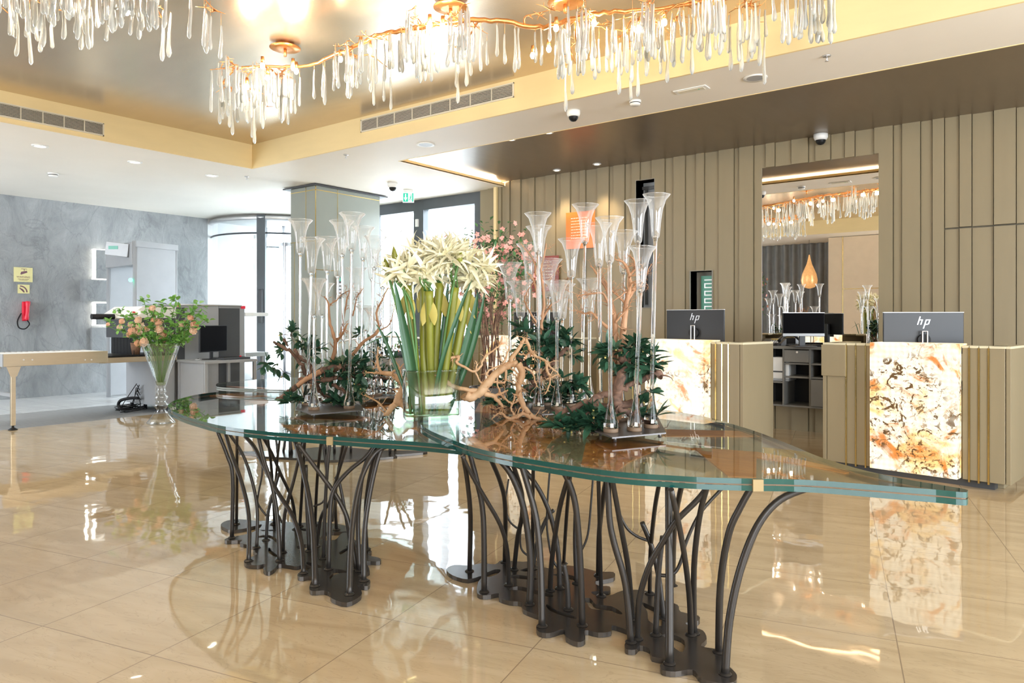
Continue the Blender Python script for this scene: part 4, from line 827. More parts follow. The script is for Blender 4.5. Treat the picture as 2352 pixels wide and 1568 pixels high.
G = {
 'right front': (TZ, [(1400, 500, 1403, 992), (1375, 514, 1381, 974), (1434, 531, 1427, 966), (1465, 461, 1468, 970), (1508, 447, 1495, 982), (1476, 566, 1457, 989)]),
 'middle': (TZ, [(1236, 490, 1237, 940), (1345, 470, 1336, 928), (1313, 549, 1311, 933), (1280, 645, 1279, 940), (1262, 595, 1256, 930), (1216, 560, 1213, 920), (1170, 604, 1172, 924), (1195, 646, 1198, 928), (1238, 520, 1243, 922), (1355, 640, 1354, 926), (1292, 652, 1290, 926)]),
 'left front': (TZL, [(690, 505, 689, 922), (718, 547, 705, 930), (752, 545, 750, 924), (722, 640, 721, 941), (741, 650, 738, 918), (809, 490, 802, 938), (785, 507, 790, 926), (776, 560, 775, 917)]),
 'rear left': (TZL, [(835, 521, 829, 911), (862, 543, 850, 911), (853, 572, 862, 903), (899, 528, 898, 907), (880, 590, 876, 905), (819, 615, 822, 903), (840, 702, 842, 903), (858, 706, 868, 908)]),
}
ordn = ['leftmost', 'second', 'third', 'fourth', 'fifth', 'sixth', 'seventh', 'eighth', 'ninth', 'tenth']
for nm, (z, vs) in G.items():
    sv = sorted(vs); tall = min(v[1] for v in vs); low = max(v[1] for v in vs)
    for i, v in enumerate(sv):
        w_ = 'leftmost' if i == 0 else 'rightmost' if i == len(sv) - 1 else ordn[i] + ' from the left'
        ex = ', tallest' if v[1] == tall else ', lowest rim' if v[1] == low else ''
        vase(*v, z, 'glass trumpet vase on the %s tray, %s by rim%s' % (nm, w_, ex), 'glass trumpet vases on the trays')
# ================================================================== BRANCHES, LEAVES, FLOWERS
def twigs(m, P, rad, rng, n, L, depth=2, spread=.9, mi=0):
    for _ in range(n):
        i = rng.randrange(max(1, len(P) // 5), len(P) - 1); p = P[i]; d = (P[i + 1] - P[i - 1]).normalized()
        q = (d * rng.uniform(.2, .9) + V((rng.gauss(0, 1), rng.gauss(0, 1), rng.gauss(.3, .8))) * spread).normalized(); l = L * rng.uniform(.45, 1.1); r = max(.0012, rad[i] * rng.uniform(.3, .5))
        Q = [p]; 
        for k in range(5): q = (q + V((rng.gauss(0, 1), rng.gauss(0, 1), rng.gauss(0, 1))) * .33).normalized(); Q.append(Q[-1] + q * l / 5)
        rr = [r * (1 - .16 * k) for k in range(6)]; m.tube(Q, rr, 5, mi)
        if depth > 1: twigs(m, Q, rr, rng, rng.randint(1, 3), l * .55, depth - 1, spread, mi)
def limb(m, P, r0, r1, rng, jit=.0, n=8, tw=0, L=.1, depth=2, mi=0):
    Q = smooth_poly(P, 5, False); k = len(Q)
    Q = [p + V((rng.gauss(0, 1), rng.gauss(0, 1), rng.gauss(0, 1))) * jit for p in Q]
    R_ = [(r0 + (r1 - r0) * i / (k - 1)) * (1 + rng.gauss(0, .07)) for i in range(k)]
    m.tube(Q, R_, n, mi)
    if tw: twigs(m, Q, R_, rng, int(tw * 1.5), L, depth, mi=mi)
    return Q
def ap(P, d, dd=0.):       # image polyline at a depth that may drift
    n = len(P); return [at(x, y, d + dd * i / max(1, n - 1)) for i, (x, y) in enumerate(P)]
def cA(P): return [(560 + x * .22957, 700 + y * .22957) for x, y in P]
def cB_(P): return [(1000 + x * .2381, 700 + y * .2381) for x, y in P]
def cC(P): return [(1100 + x * .2169, 420 + y * .2169) for x, y in P]
def cD(P): return [(480 + x * .3189, 400 + y * .3189) for x, y in P]
rng = random.Random(21)
# pale driftwood piece left of the lily vase
d0 = dep(on_z(893, 956, ZL)) 
t = thing('driftwood_branch', 'small pale driftwood branch with a sawn end, lying left of the lily vase', 'driftwood', on_z(890, 957, ZL + .001))
m = MB(); limb(m, ap(cA([(1730, 1040), (1650, 1045), (1600, 1000), (1555, 975), (1500, 1005), (1450, 1070), (1415, 1110)]), d0 - .03), .028, .012, rng, .001, 12)
limb(m, ap(cA([(1530, 985), (1560, 900), (1600, 800), (1570, 760), (1540, 740), (1470, 690), (1370, 680)]), d0 - .03), .024, .011, rng, .001, 10, 7, .09)
limb(m, ap(cA([(1380, 690), (1345, 620), (1335, 530), (1345, 420)]), d0 - .03), .010, .003, rng, .001, 8, 7, .07)
limb(m, ap(cA([(1470, 690), (1520, 650), (1560, 640), (1590, 600), (1625, 578)]), d0 - .03), .008, .002, rng, .001, 8, 5, .06)
limb(m, ap(cA([(1370, 680), (1300, 680), (1220, 672)]), d0), .008, .003, rng, .001, 8, 4, .05)
limb(m, ap(cA([(1420, 1060), (1370, 1000), (1330, 965), (1240, 920), (1200, 905)]), d0), .007, .002, rng, .001, 8, 7, .08)
limb(m, ap(cA([(1430, 1100), (1360, 1040)]), d0), .007, .002, rng, .001, 8)
limb(m, ap(cA([(1590, 770), (1570, 690), (1545, 600), (1500, 560)]), d0), .006, .002, rng, .001, 8, 4, .05)
part('wood', m, M_DRIFT, t, True)
m = MB(); e = at(*cA([(1735, 1040)])[0], d0 - .03); q = (at(*cA([(1650, 1045)])[0], d0 - .03) - e).normalized(); m.tube([e - q * .003, e + q * .004], [.029, .030], 14); part('sawn_end', m, M_CUT, t, True)
# big driftwood in the middle
d1 = dep(on_z(1214, 962, ZR)); R1 = random.Random(5)
t = thing('driftwood_branch', 'large tangled orange-brown driftwood branch right of the lily vase', 'driftwood', on_z(1214, 962, ZR + .001)); m = MB()
def LB(P, r0, r1, tw=0, L=.09, dp=0., dr=0.): limb(m, ap(cB_(P), d1 + dp, dr), r0, r1, R1, .0015, 9, tw, L)
LB([(290, 870), (350, 890), (430, 840), (500, 760), (560, 690), (650, 610), (740, 570), (800, 570)], .026, .017, 4)
LB([(400, 880), (440, 830), (480, 770)], .018, .018)
LB([(740, 560), (730, 520), (790, 440), (860, 330), (890, 370), (930, 460), (1000, 510), (1070, 545), (1110, 600), (1190, 665)], .013, .004, 10, .08)
LB([(800, 570), (835, 640), (830, 700), (800, 780), (815, 880), (850, 970), (900, 1045)], .019, .014, 8, .09)
LB([(900, 1045), (940, 1080), (1000, 1100), (1060, 1105), (1100, 1130), (1205, 1120)], .014, .004, 3)
LB([(1090, 1120), (1080, 1170), (1020, 1210), (980, 1215)], .008, .003); LB([(1060, 1200), (1120, 1225), (1185, 1255)], .005, .002)
LB([(920, 1090), (860, 1050), (780, 1080), (730, 1100), (680, 1080), (640, 1045), (590, 1060), (550, 1100)], .012, .003, 7, .06)
LB([(890, 1110), (880, 1160), (850, 1200), (810, 1220)], .008, .003)
LB([(760, 1060), (730, 990), (760, 920), (770, 860)], .006, .004, 2); LB([(740, 960), (700, 930), (640, 870), (600, 780), (600, 700), (615, 670)], .006, .003)
LB([(430, 830), (300, 820), (150, 775), (80, 690), (65, 600), (90, 550), (150, 515), (215, 497), (225, 520), (205, 555), (300, 610), (380, 640), (440, 590), (470, 510), (540, 450), (620, 390), (645, 300)], .012, .004, 8, .06)
LB([(60, 720), (0, 680), (-25, 660)], .008, .003); LB([(390, 650), (400, 560), (380, 540)], .005, .002, 3, .04); LB([(385, 640), (420, 720), (470, 780), (520, 830)], .005, .004, 4, .05)
LB([(640, 600), (660, 560), (700, 450), (715, 395)], .007, .002, 4); LB([(510, 690), (495, 660), (560, 610), (640, 580)], .006, .004, 2); LB([(680, 580), (680, 700), (670, 745), (600, 745), (530, 740)], .007, .005, 2)
LB([(690, 590), (780, 650), (820, 720)], .005, .003, 3); LB([(800, 470), (880, 480), (960, 440)], .006, .002, 4); LB([(840, 600), (930, 640), (960, 730), (985, 790)], .006, .003, 4)
LB([(1070, 550), (1080, 640), (1110, 700), (1090, 800), (1060, 860)], .008, .003, 6, .06); LB([(1190, 670), (1130, 690), (1070, 720)], .005, .003, 4, .05); LB([(480, 860), (560, 880), (620, 940), (650, 990)], .014, .007, 3); LB([(560, 880), (640, 850), (700, 820)], .010, .003, 3)
part('wood', m, M_DRIFT, t, True)
# upright bare branches
def upright(label, limbs, d, r, mat, seed, base, world_z):
    R2 = random.Random(seed); b = at(*base, d); t = thing('bare_branch', label, 'branch', (b.x, b.y, world_z)); m = MB()
    for P, r0, r1, tw, L in limbs: limb(m, ap(P, d, R2.uniform(-.08, .08)), r0, r1, R2, .0012, 8, tw, L, 3)
    part('wood', m, mat, t, True); return t
dl = dep(on_z(780, 925, TZL)); dm = dep(on_z(1240, 930, TZ)); dr = dep(on_z(1415, 970, TZ)); dbl = dep(on_z(860, 905, TZL))
upright('upright forked orange branch rising from the left tray', [(cD([(840, 1440), (880, 1370), (910, 1230), (900, 1170), (868, 1060), (862, 940), (830, 880)]), .017, .004, 4, .1), (cD([(905, 1215), (950, 1165), (1000, 1075)]), .010, .004, 3, .08),
   (cD([(945, 1160), (960, 1090), (990, 920), (1000, 880), (1040, 800)]), .008, .002, 8, .1), (cD([(865, 940), (910, 915), (965, 860), (1035, 830)]), .005, .002, 5, .07), (cD([(1035, 1020), (1050, 960), (1070, 880), (1110, 820)]), .005, .002, 6, .07)], dl, 0, M_TWIG, 3, cD([(840, 1440)])[0], TZL + .001)
upright('brown branch slanting up to the right behind the left trays', [(cD([(700, 1560), (850, 1450), (1000, 1340), (1100, 1220), (1220, 1125), (1205, 1000), (1250, 900), (1290, 815)]), .016, .003, 8, .12), (cD([(1200, 1130), (1300, 1080), (1340, 920)]), .006, .002, 5, .07)], dl + .1, 0, M_TWIG, 8, cD([(700, 1560)])[0], TZL + .001)
upright('upright orange branch among the vases of the middle tray', [(cC([(650, 2240), (645, 1900), (660, 1560), (670, 1440), (690, 1250), (665, 1000), (660, 900), (705, 700), (712, 640)]), .014, .003, 6, .1), (cC([(640, 1520), (560, 1400), (490, 1270), (490, 1200), (530, 1120), (600, 1040)]), .007, .002, 6, .09),
   (cC([(670, 1450), (760, 1300), (860, 1230), (910, 1100), (960, 960)]), .008, .002, 8, .09), (cC([(600, 980), (590, 860), (540, 760), (470, 680)]), .006, .002, 5, .07), (cC([(690, 1120), (760, 1010), (840, 900), (880, 870)]), .006, .002, 6, .08), (cC([(640, 1400), (600, 1100), (560, 1000), (500, 940)]), .007, .002, 5, .07)], dm, 0, M_TWIG, 4, cC([(650, 2240)])[0], TZ + .001)
upright('thick upright peeled orange branch of the right tray, widely forked', [(cC([(1440, 2600), (1435, 2300), (1430, 1900), (1440, 1560), (1430, 1400), (1400, 1250), (1340, 1100), (1230, 930), (1180, 880)]), .021, .003, 14, .12), (cC([(1470, 2500), (1500, 2000), (1530, 1560), (1560, 1260), (1600, 1100), (1590, 960), (1540, 850), (1450, 810)]), .019, .004, 14, .12),
   (cC([(1565, 1260), (1650, 1130), (1700, 1100), (1760, 1000), (1825, 850)]), .008, .002, 8, .08), (cC([(1600, 970), (1660, 900), (1630, 800), (1590, 770)]), .007, .002, 8, .08), (cC([(1420, 1400), (1320, 1180), (1220, 1170), (1080, 1190), (1040, 1210)]), .007, .002, 9, .09),
   (cC([(1400, 1560), (1260, 1440), (1190, 1370), (1120, 1380), (1030, 1360)]), .008, .002, 9, .09), (cC([(1540, 1260), (1420, 1150), (1350, 1060), (1320, 1000)]), .006, .002, 7, .08), (cC([(1440, 1480), (1560, 1350), (1600, 1290)]), .006, .002, 5, .08)], dr, 0, M_TWIG, 6, cC([(1440, 2600)])[0], TZ + .001)
# dark bark branches with leathery leaves
def leafy(label, limbs, d, seed, nleaf, base, z, L=.075, berries=True, r=.02, sprays=()):
    R2 = random.Random(seed); b = at(*base, d); t = thing('leafy_branch', label, 'branch', (b.x, b.y, z)); m = MB(); lv = MB(); be = MB(); SP = []
    for P, r0, r1 in limbs:
        Q = limb(m, ap(P, d, R2.uniform(-.1, .1)), r0, r1, R2, .004, 8, 2, .08, 1); SP.append(Q)
    for (x, y, rad, n) in sprays:
        c = at(x, y, d + R2.uniform(-.05, .06)); rw = rad / CF * d
        for _ in range(int(n * 1.3 + .5)):
            dd_ = V((R2.gauss(0, 1), R2.gauss(0, 1), R2.gauss(.1, 1))).normalized(); s = c + dd_ * rw * R2.random() ** .5 * .75
            if s.z < z + .01: s.z = z + .01 + R2.random() * .02
            Q = [c.lerp(s, .0), c.lerp(s, .5) + V((0, 0, .01)), s]; 
            if R2.random() < .5: m.tube(Q, [.0025, .002, .0015], 5)
            for k in range(R2.randint(3, 4)):
                q = (dd_ * .9 + V((R2.gauss(0, 1), R2.gauss(0, 1), R2.gauss(0, .8))) * .7); q.normalize()
                if s.z < z + .04 and q.z < 0: q.z *= -.3
                lv.leaf(s, q, (R2.gauss(0, .4), R2.gauss(0, .4), 1), L * R2.uniform(.6, 1.15), L * R2.uniform(.34, .46), R2.uniform(-.1, .3))
            if berries and R2.random() < .25: be.ball(s + dd_ * .01, .0055, 6)
    part('wood', m, M_BARK, t, True); part('leaves', lv, M_LEAF, t, True)
    if be.v: part('berries', be, M_YELLOW, t, True)['kind'] = 'stuff'
leafy('dark leafy branch arching out to the left of the left tray', [(cA([(700, 760), (620, 700), (580, 600), (480, 480), (370, 410), (300, 370)]), .016, .008), (cA([(680, 680), (660, 600), (560, 520), (500, 450)]), .010, .012), (cA([(440, 400), (400, 350), (370, 340)]), .008, .006)], dl, 31, 0, cA([(700, 760)])[0], TZL + .001, .072,
      sprays=[(640, 845, 26, 4), (615, 835, 18, 3), (668, 772, 30, 6), (690, 790, 25, 5), (655, 805, 25, 4), (715, 790, 22, 4), (702, 820, 26, 5), (730, 800, 14, 2)])
leafy('dark bark branch with leaves lying across the left tray', [(cA([(330, 945), (430, 890), (520, 820), (640, 740), (800, 650), (950, 600)]), .014, .020), (cA([(560, 760), (700, 760), (900, 740), (1100, 720), (1200, 690)]), .018, .012), (cA([(700, 780), (760, 860), (850, 920), (940, 980)]), .018, .010), (cA([(900, 800), (1000, 860), (1050, 900)]), .012, .008)], dl - .1, 32, 0, cA([(760, 900)])[0], TZL + .001, .075,
      sprays=[(790, 848, 40, 14), (815, 862, 35, 12), (770, 856, 30, 8), (745, 870, 20, 4), (825, 885, 30, 8), (668, 925, 24, 6), (700, 912, 20, 4), (775, 928, 30, 10), (800, 925, 25, 6), (840, 850, 25, 7), (740, 840, 18, 3), (820, 835, 22, 5)])
m = MB(); R9 = random.Random(2); t = thing('wood_offcut', 'peeled flat wood piece lying among the leaves of the left tray', 'wood piece', at(740, 870, dl - .16)); limb(m, ap(cA([(530, 810), (620, 745), (720, 690), (800, 650)]), dl - .17), .014, .019, R9, .001, 6); part('wood', m, M_TWIG, t, True)
leafy('leafy branch with small berries on the rear left tray', [(cA([(1150, 720), (1250, 640), (1300, 560), (1400, 470)]), .010, .005), (cA([(1200, 780), (1330, 730), (1440, 740)]), .012, .008), (cA([(1300, 850), (1400, 850), (1560, 840)]), .008, .006)], dbl, 33, 0, cA([(1300, 850)])[0], TZL + .001, .06,
      sprays=[(845, 800, 28, 8), (880, 800, 26, 8), (860, 830, 30, 8), (835, 845, 25, 6), (900, 830, 22, 5), (840, 880, 28, 7), (870, 860, 25, 6), (885, 890, 22, 4), (830, 770, 18, 3)])
leafy('dark leafy branch of the middle tray, upper part', [(cB_([(1000, 1000), (960, 760), (900, 640), (850, 560), (770, 490)]), .022, .007), (cB_([(1050, 700), (1120, 570), (1200, 480), (1300, 410)]), .020, .010), (cB_([(960, 640), (1000, 470), (1020, 430)]), .010, .005), (cB_([(590, 1020), (660, 940), (780, 850), (930, 780)]), .012, .018)], dm, 34, 0, cB_([(1000, 1000)])[0], TZ + .001, .085,
      sprays=[(1205, 765, 25, 6), (1225, 775, 25, 6), (1270, 765, 32, 10), (1300, 780, 28, 8), (1250, 800, 35, 9), (1285, 800, 26, 6), (1215, 810, 22, 5), (1310, 815, 18, 4), (1190, 800, 18, 3), (1255, 830, 22, 4), (1180, 850, 15, 2)])
leafy('dark leaves lying low around the middle tray', [(cB_([(1150, 720), (1250, 800), (1290, 860)]), .005, .003), (cB_([(540, 1010), (640, 1000), (760, 960)]), .006, .005)], dm - .05, 35, 0, (1270, 935), TZ + .001, .08,
      sprays=[(1140, 938, 22, 6), (1165, 930, 20, 5), (1260, 905, 28, 7), (1290, 910, 26, 7), (1230, 920, 20, 4), (1330, 890, 24, 6), (1160, 890, 20, 4), (1300, 870, 20, 4), (1215, 880, 16, 3), (1320, 930, 20, 4)])
leafy('thick dark bark branch with leaves on the right tray', [(cB_([(1760, 1000), (1750, 860), (1790, 700), (1830, 580), (1790, 520)]), .028, .016), (cB_([(1170, 1035), (1300, 1010), (1450, 940), (1600, 880), (1750, 830), (1900, 770), (2050, 690), (2150, 660), (2175, 690)]), .013, .014), (cB_([(1300, 1050), (1500, 990), (1700, 970), (1900, 950)]), .012, .018), (cB_([(1760, 980), (1850, 1040), (1980, 1090), (2100, 1160), (2190, 1200)]), .014, .006), (cB_([(1520, 1240), (1600, 1150), (1680, 1080)]), .008, .006)], dr - .12, 36, 0, cB_([(1750, 1080)])[0], TZ + .001, .08,
      sprays=[(1425, 805, 26, 6), (1400, 820, 22, 5), (1460, 800, 28, 9), (1480, 815, 26, 8), (1445, 830, 26, 7), (1470, 840, 26, 7), (1500, 835, 22, 6), (1435, 860, 18, 3), (1485, 900, 18, 3), (1395, 800, 16, 3), (1490, 930, 16, 3), (1505, 955, 16, 4), (1385, 815, 14, 3)])
leafy('mass of dark pointed leaves hanging over the tray edge, in front of the right tray', [(cB_([(1200, 1120), (1300, 1080), (1450, 1050), (1560, 1010)]), .005, .006)], dr - .16, 37, 0, (1320, 985), ZR + .003, .09,
      sprays=[(1290, 980, 24, 8), (1315, 972, 26, 10), (1340, 985, 28, 9), (1325, 995, 22, 6), (1365, 975, 26, 7), (1360, 955, 24, 5), (1350, 995, 16, 3), (1390, 970, 16, 2)])
# ------------------------------------------------------------------ lily vase
VB = on_z(992, 962, ZR); dv = dep(VB)
r_out = [(928, 968), (940, 975), (975, 973), (1050, 952), (1068, 942), (1062, 930), (1030, 928), (960, 935), (932, 950)]
t = thing('glass_vase', 'large clear rounded glass vase holding the cream lilies, in the centre', 'vase', (VB.x, VB.y, ZR + .001))
hv = .255; O = smooth_poly([V((*(V(((cos(a) ** 1), sin(a), 0)).xy), 0)) for a in [0]], 1) if 0 else None
def oval(a, b, z, n=40): 
    P = []
    for i in range(n):
        th = 2 * pi * i / n; x = abs(cos(th)) ** .55 * (1 if cos(th) > 0 else -1) * a; y = abs(sin(th)) ** .55 * (1 if sin(th) > 0 else -1) * b; P.append(V((x, y, z)))
    return P
RV = Matrix.Rotation(YAW + .35, 3, 'Z'); m = MB(); n = 40; rings = [oval(.140, .075, 0), oval(.148, .083, .012), oval(.150, .085, hv), oval(.143, .078, hv), oval(.141, .076, .02), oval(.001, .001, .02)]
vs = [RV @ p for R_ in rings for p in R_]; m.add([RV @ p for p in oval(.14, .075, 0)], [list(range(n))[::-1]], 0)
m.add(vs, [(i * n + j, i * n + (j + 1) % n, (i + 1) * n + (j + 1) % n, (i + 1) * n + j) for i in range(5) for j in range(n)], 0, True); part('glass_body', m, thin_glass('vase_glass', (.90, .95, .93), 1.5, 0, 2.6), t)
m = MB(); m.tube([RV @ p for p in oval(.1465, .0815, hv)] + [RV @ oval(.1465, .0815, hv)[0]], .0042, 8, cap=False); part('rim', m, M_GLASS, t)
m = MB(); O2 = [RV @ p for p in oval(.138, .073, 0)]; m.prism(O2, .022, .05, 0); part('water', m, M_WATER, t)
m = MB(); m.prism([RV @ p for p in oval(.137, .072, 0)], .006, .018, 0); part('thick_glass_base', m, M_EDGE if 0 else M_WATER, t)
RL = random.Random(14); M_SHEATH = pm('yellow_sheath', (.50, .42, .10), .5, var=.2)
def lily_flower(m, c, up, R_, n=7, L=.14):
    up = up.normalized(); a0 = RL.uniform(0, 6); u = up.orthogonal().normalized(); v = up.cross(u)
    for k in range(n):
        a = a0 + 2 * pi * k / n + RL.gauss(0, .15); out = u * cos(a) + v * sin(a); l = L * RL.uniform(.75, 1.15); el = RL.uniform(.1, .9); w0 = RL.uniform(.009, .013)
        P = []; p = c.copy(); ang_ = pi / 2 - .25
        for i in range(7):
            s_ = i / 6; an = (pi / 2) * el + (.1 - 1.1 * s_) * RL.uniform(.7, 1.1); dirn = out * cos(an) + up * sin(an); P.append((p.copy(), w0 * (sin(pi * min(1, s_ * .75 + .22)) ** .8) * (1 - s_ ** 4) + .0004)); p = p + dirn * l / 6
        vs = []; fs = []
        side = up.cross(out).normalized()
        for q, w_ in P: nrm = V((0, 0, 1)); vs += [q - side * w_ + up * w_ * .5, q, q + side * w_ + up * w_ * .5]
        for i in range(6): b = i * 3; fs += [(b, b + 1, b + 4, b + 3), (b + 1, b + 2, b + 5, b + 4)]
        m.add(vs, fs, 0, True)
LS = [((968, 945), (935, 655), (925, 622), 'leftmost, its petals drooping'), ((985, 948), (975, 640), (975, 600), 'left of centre, highest'), ((1000, 948), (1010, 650), (1010, 595), 'in the centre'), ((1020, 945), (1045, 660), (1045, 600), 'right of centre'), ((1035, 940), (1078, 655), (1085, 618), 'at the right'), ((1000, 955), (985, 668), (985, 640), 'front centre, lowest'), ((1025, 950), (1070, 690), (1082, 655), 'rightmost, with long side petals')]
for (b, mid, top, w_) in LS:
    dz = dv + RL.uniform(-.04, .06) if 'front' not in w_ else dv - .07
    B = on_z(992 + (b[0] - 995) * .8, 955, ZR + .03); bq = at(b[0], b[1], dv); B = V((VB.x, VB.y, ZR + .025)) + RGT * ((b[0] - 1000) / CF * dv * .85) + FWD * RL.uniform(-.03, .03)
    M1 = at(*mid, dz); T1 = at(*top, dz); t = thing('lily', 'thick-stemmed cream lily in the central vase, ' + w_, 'flower', B, 0, 'cream lilies in the central vase')
    m = MB(); Q = smooth_poly([B, B.lerp(M1, .5) + RGT * RL.uniform(-.01, .01), M1], 6, False); m.tube(Q, [.019 + .003 * sin(i) * 0 + .004 * i / len(Q) for i in range(len(Q))], 12); part('stem', m, M_STEM, t, True)
    m = MB()      # two papery sheaths under the flowers
    for s_ in (-1, 1): m.leaf(M1 + V((0, 0, -.05)) + RGT * s_ * .012, V((s_ * .2, 0, -1)), FWD, .13, .045, .1, seg=5)
    part('sheath', m, M_SHEATH, t, True)
    m = MB()
    for k in range(14):
        dd_ = V((RL.gauss(0, .75), RL.gauss(0, .75), RL.uniform(-.1, 1.0))).normalized(); c = T1 + dd_ * RL.uniform(.02, .075) + V((0, 0, -.01)); lily_flower(m, c, dd_ + V((0, 0, .25)), .1, 8, RL.uniform(.10, .17))
    part('bloom', m, M_LILY, t, True)
    m = MB()
    for k in range(5): a = M1 + V((RL.gauss(0, .01), RL.gauss(0, .01), 0)); m.tube([a, a.lerp(T1, .6) + V((RL.gauss(0, .02), RL.gauss(0, .02), 0)), T1 + V((RL.gauss(0, .03), RL.gauss(0, .03), 0))], .004, 6)
    part('flower_stalks', m, M_STEMG, t, True)
for (P, w_) in (([(972, 950), (958, 850), (930, 680), (908, 600), (905, 575)], 'tallest bud at the upper left'), ([(940, 930), (938, 850), (910, 700), (888, 620), (885, 600)], 'small bud at the far left'), ([(960, 900), (950, 720), (910, 645), (868, 630)], 'long closed bud pointing left'), ([(1015, 930), (1020, 780), (1040, 660), (1053, 605), (1058, 585)], 'bud standing in front of the blooms at right')):
    dz = dv - .05; Q = ap(P, dz); Q[0] = V((VB.x, VB.y, ZR + .03)) + RGT * ((P[0][0] - 1000) / CF * dv * .8) - FWD * .03
    t = thing('lily_bud', 'slender green lily stem with a ' + w_, 'flower', Q[0]); m = MB(); SQ = smooth_poly(Q[:-1], 6, False); m.tube(SQ, .0065, 8); part('stem', m, M_STEMG, t, True)
    m = MB(); a, b = Q[-2], Q[-1]; e = b + (b - a).normalized() * .02; m.tube([a, a.lerp(b, .35), b, e], [.006, .017 if 'closed' not in w_ else .008, .010 if 'closed' not in w_ else .006, .001], 10); part('bud', m, M_STEM if 'closed' not in w_ else M_LILY, t, True)
SL = [([(960, 960), (945, 850), (925, 740), (905, 640)], .05, 'broad dark leaf leaning left in the central vase'), ([(1030, 945), (1055, 850), (1085, 740), (1098, 665)], .045, 'broad dark leaf leaning right in the central vase'), ([(1045, 940), (1075, 830), (1100, 740), (1115, 665)], .03, 'narrow grey-green leaf at the far right of the central vase'), ([(1000, 950), (1015, 830), (1060, 700), (1085, 640)], .022, 'thin leaf crossing the lily stems to the right'), ([(985, 945), (1010, 820), (1025, 700), (1030, 640)], .028, 'upright leaf in the middle of the lily stems'), ([(945, 930), (905, 830), (880, 770), (862, 742)], .02, 'small leaf bending out low at the left of the vase'), ([(1010, 955), (1035, 850), (1050, 760), (1062, 680)], .03, 'green leaf right of the central stems'), ([(950, 900), (915, 775), (885, 772), (845, 790), (830, 800)], .012, 'thin leaf arching far over to the left')]
for i, (P, W_, lab) in enumerate(SL):
    dz = dv + (-.09 if i in (0, 3) else .03); Q = ap(P, dz); Q[0] = V((VB.x, VB.y, ZR + .026)) + RGT * ((P[0][0] - 1000) / CF * dv * .8) + FWD * (-.035 if i in (0, 3) else .02); SQ = smooth_poly(Q, 6, False); t = thing('strap_foliage', lab, 'leaf', Q[0]); m = MB(); vs = []; fs = []; k = len(SQ)
    for j, p in enumerate(SQ): s_ = j / (k - 1); w_ = W_ / 2 * min(1, .65 + s_) * (1 - max(0, s_ - .6) / .4 * .97); vs += [p - RGT * w_ - FWD * w_ * .3, p + FWD * w_ * .35, p + RGT * w_ - FWD * w_ * .3]
    for j in range(k - 1): b = j * 3; fs += [(b, b + 1, b + 4, b + 3), (b + 1, b + 2, b + 5, b + 4)]
    m.add(vs, fs, 0, True); part('blade', m, M_STRAP, t, True)
# ------------------------------------------------------------------ tall floor vase with roses
FV = on_z(370, 972); dF = dep(FV)
t = thing('floor_vase', 'tall clear footed glass vase of roses standing on the floor at left', 'vase', FV)
def zpx(py): return (HY - py) / CF * dF + CH
s_ = 1 / CF * dF; rp = [(0, .005), (30 * s_, .004), (31 * s_, .010), (25 * s_, zpx(962)), (16 * s_, zpx(949)), (9 * s_, zpx(940)), (12 * s_, zpx(936)), (17 * s_, zpx(930)), (12 * s_, zpx(924)), (9 * s_, zpx(922)), (13 * s_, zpx(916)), (15 * s_, zpx(911)), (10 * s_, zpx(905)), (8 * s_, zpx(903)), (12 * s_, zpx(899)), (9 * s_, zpx(893)), (10 * s_, zpx(888)), (18 * s_, zpx(860)), (30 * s_, zpx(825)), (42 * s_, zpx(790)), (42.5 * s_, zpx(788)), (41.3 * s_, zpx(789)), (29 * s_, zpx(825)), (17 * s_, zpx(859)), (9 * s_, zpx(884)), (0, zpx(886))]
m = MB(); m.lathe(rp, 28); part('glass_body', m, thin_glass('floor_vase_glass', (.95, .97, .97), 1.5, 0, 2.2), t)
m = MB(); m.lathe([(0, zpx(885)), (9 * s_, zpx(883)), (12 * s_, zpx(876)), (0, zpx(876))], 20); part('water', m, M_WATER, t)
RR = random.Random(9)
def rose(m, c, up, r, mi=0):
    up = up.normalized(); u = up.orthogonal().normalized(); v = up.cross(u); m.ball(c - up * r * .1, r * .72, 10, mi, (1, 1, .92))
    for ring, (n_, tilt, ln) in enumerate(((4, .12, .72), (5, .35, .85), (7, .75, .95), (8, 1.2, 1.0))):       # cupped petals, opening outward ring by ring
        for k in range(n_):
            a = 2 * pi * k / n_ + ring * .7 + RR.gauss(0, .12); o_ = u * cos(a) + v * sin(a); s2 = up.cross(o_); w_ = r * (.42 + .1 * ring); vs = []
            for i in range(4):
                s = i / 3; th = tilt * (.35 + .65 * s); rad_ = r * ln * (.62 + .42 * s * sin(th) + .06 * s); h_ = r * (-.35 + 1.15 * s * cos(th))
                for j in (-1, 0, 1): vs.append(c + o_ * (rad_ * (1 - .22 * abs(j)) if ring > 1 else rad_ * .62 * (1 - .2 * abs(j))) + up * h_ + s2 * w_ * j * sin(pi * (.25 + .6 * s)) )
            m.add(vs, [(i * 3 + j, i * 3 + j + 1, i * 3 + j + 4, i * 3 + j + 3) for i in range(3) for j in range(2)], mi, True)
RP = [(322, 749, 9), (303, 760, 8), (318, 763, 8), (318, 735, 7), (327, 758, 9), (364, 741, 9), (366, 757, 8), (372, 770, 9), (374, 783, 7), (332, 786, 9), (316, 788, 7), (446, 748, 8), (443, 760, 7), (418, 768, 8), (280, 738, 6), (275, 752, 6), (297, 768, 6), (437, 730, 6), (415, 745, 7), (425, 742, 6), (355, 720, 6), (350, 708, 6), (338, 755, 6), (248, 745, 4), (391, 765, 5), (409, 700, 5), (352, 735, 5), (300, 745, 6)]
top = at(370, 788, dF)
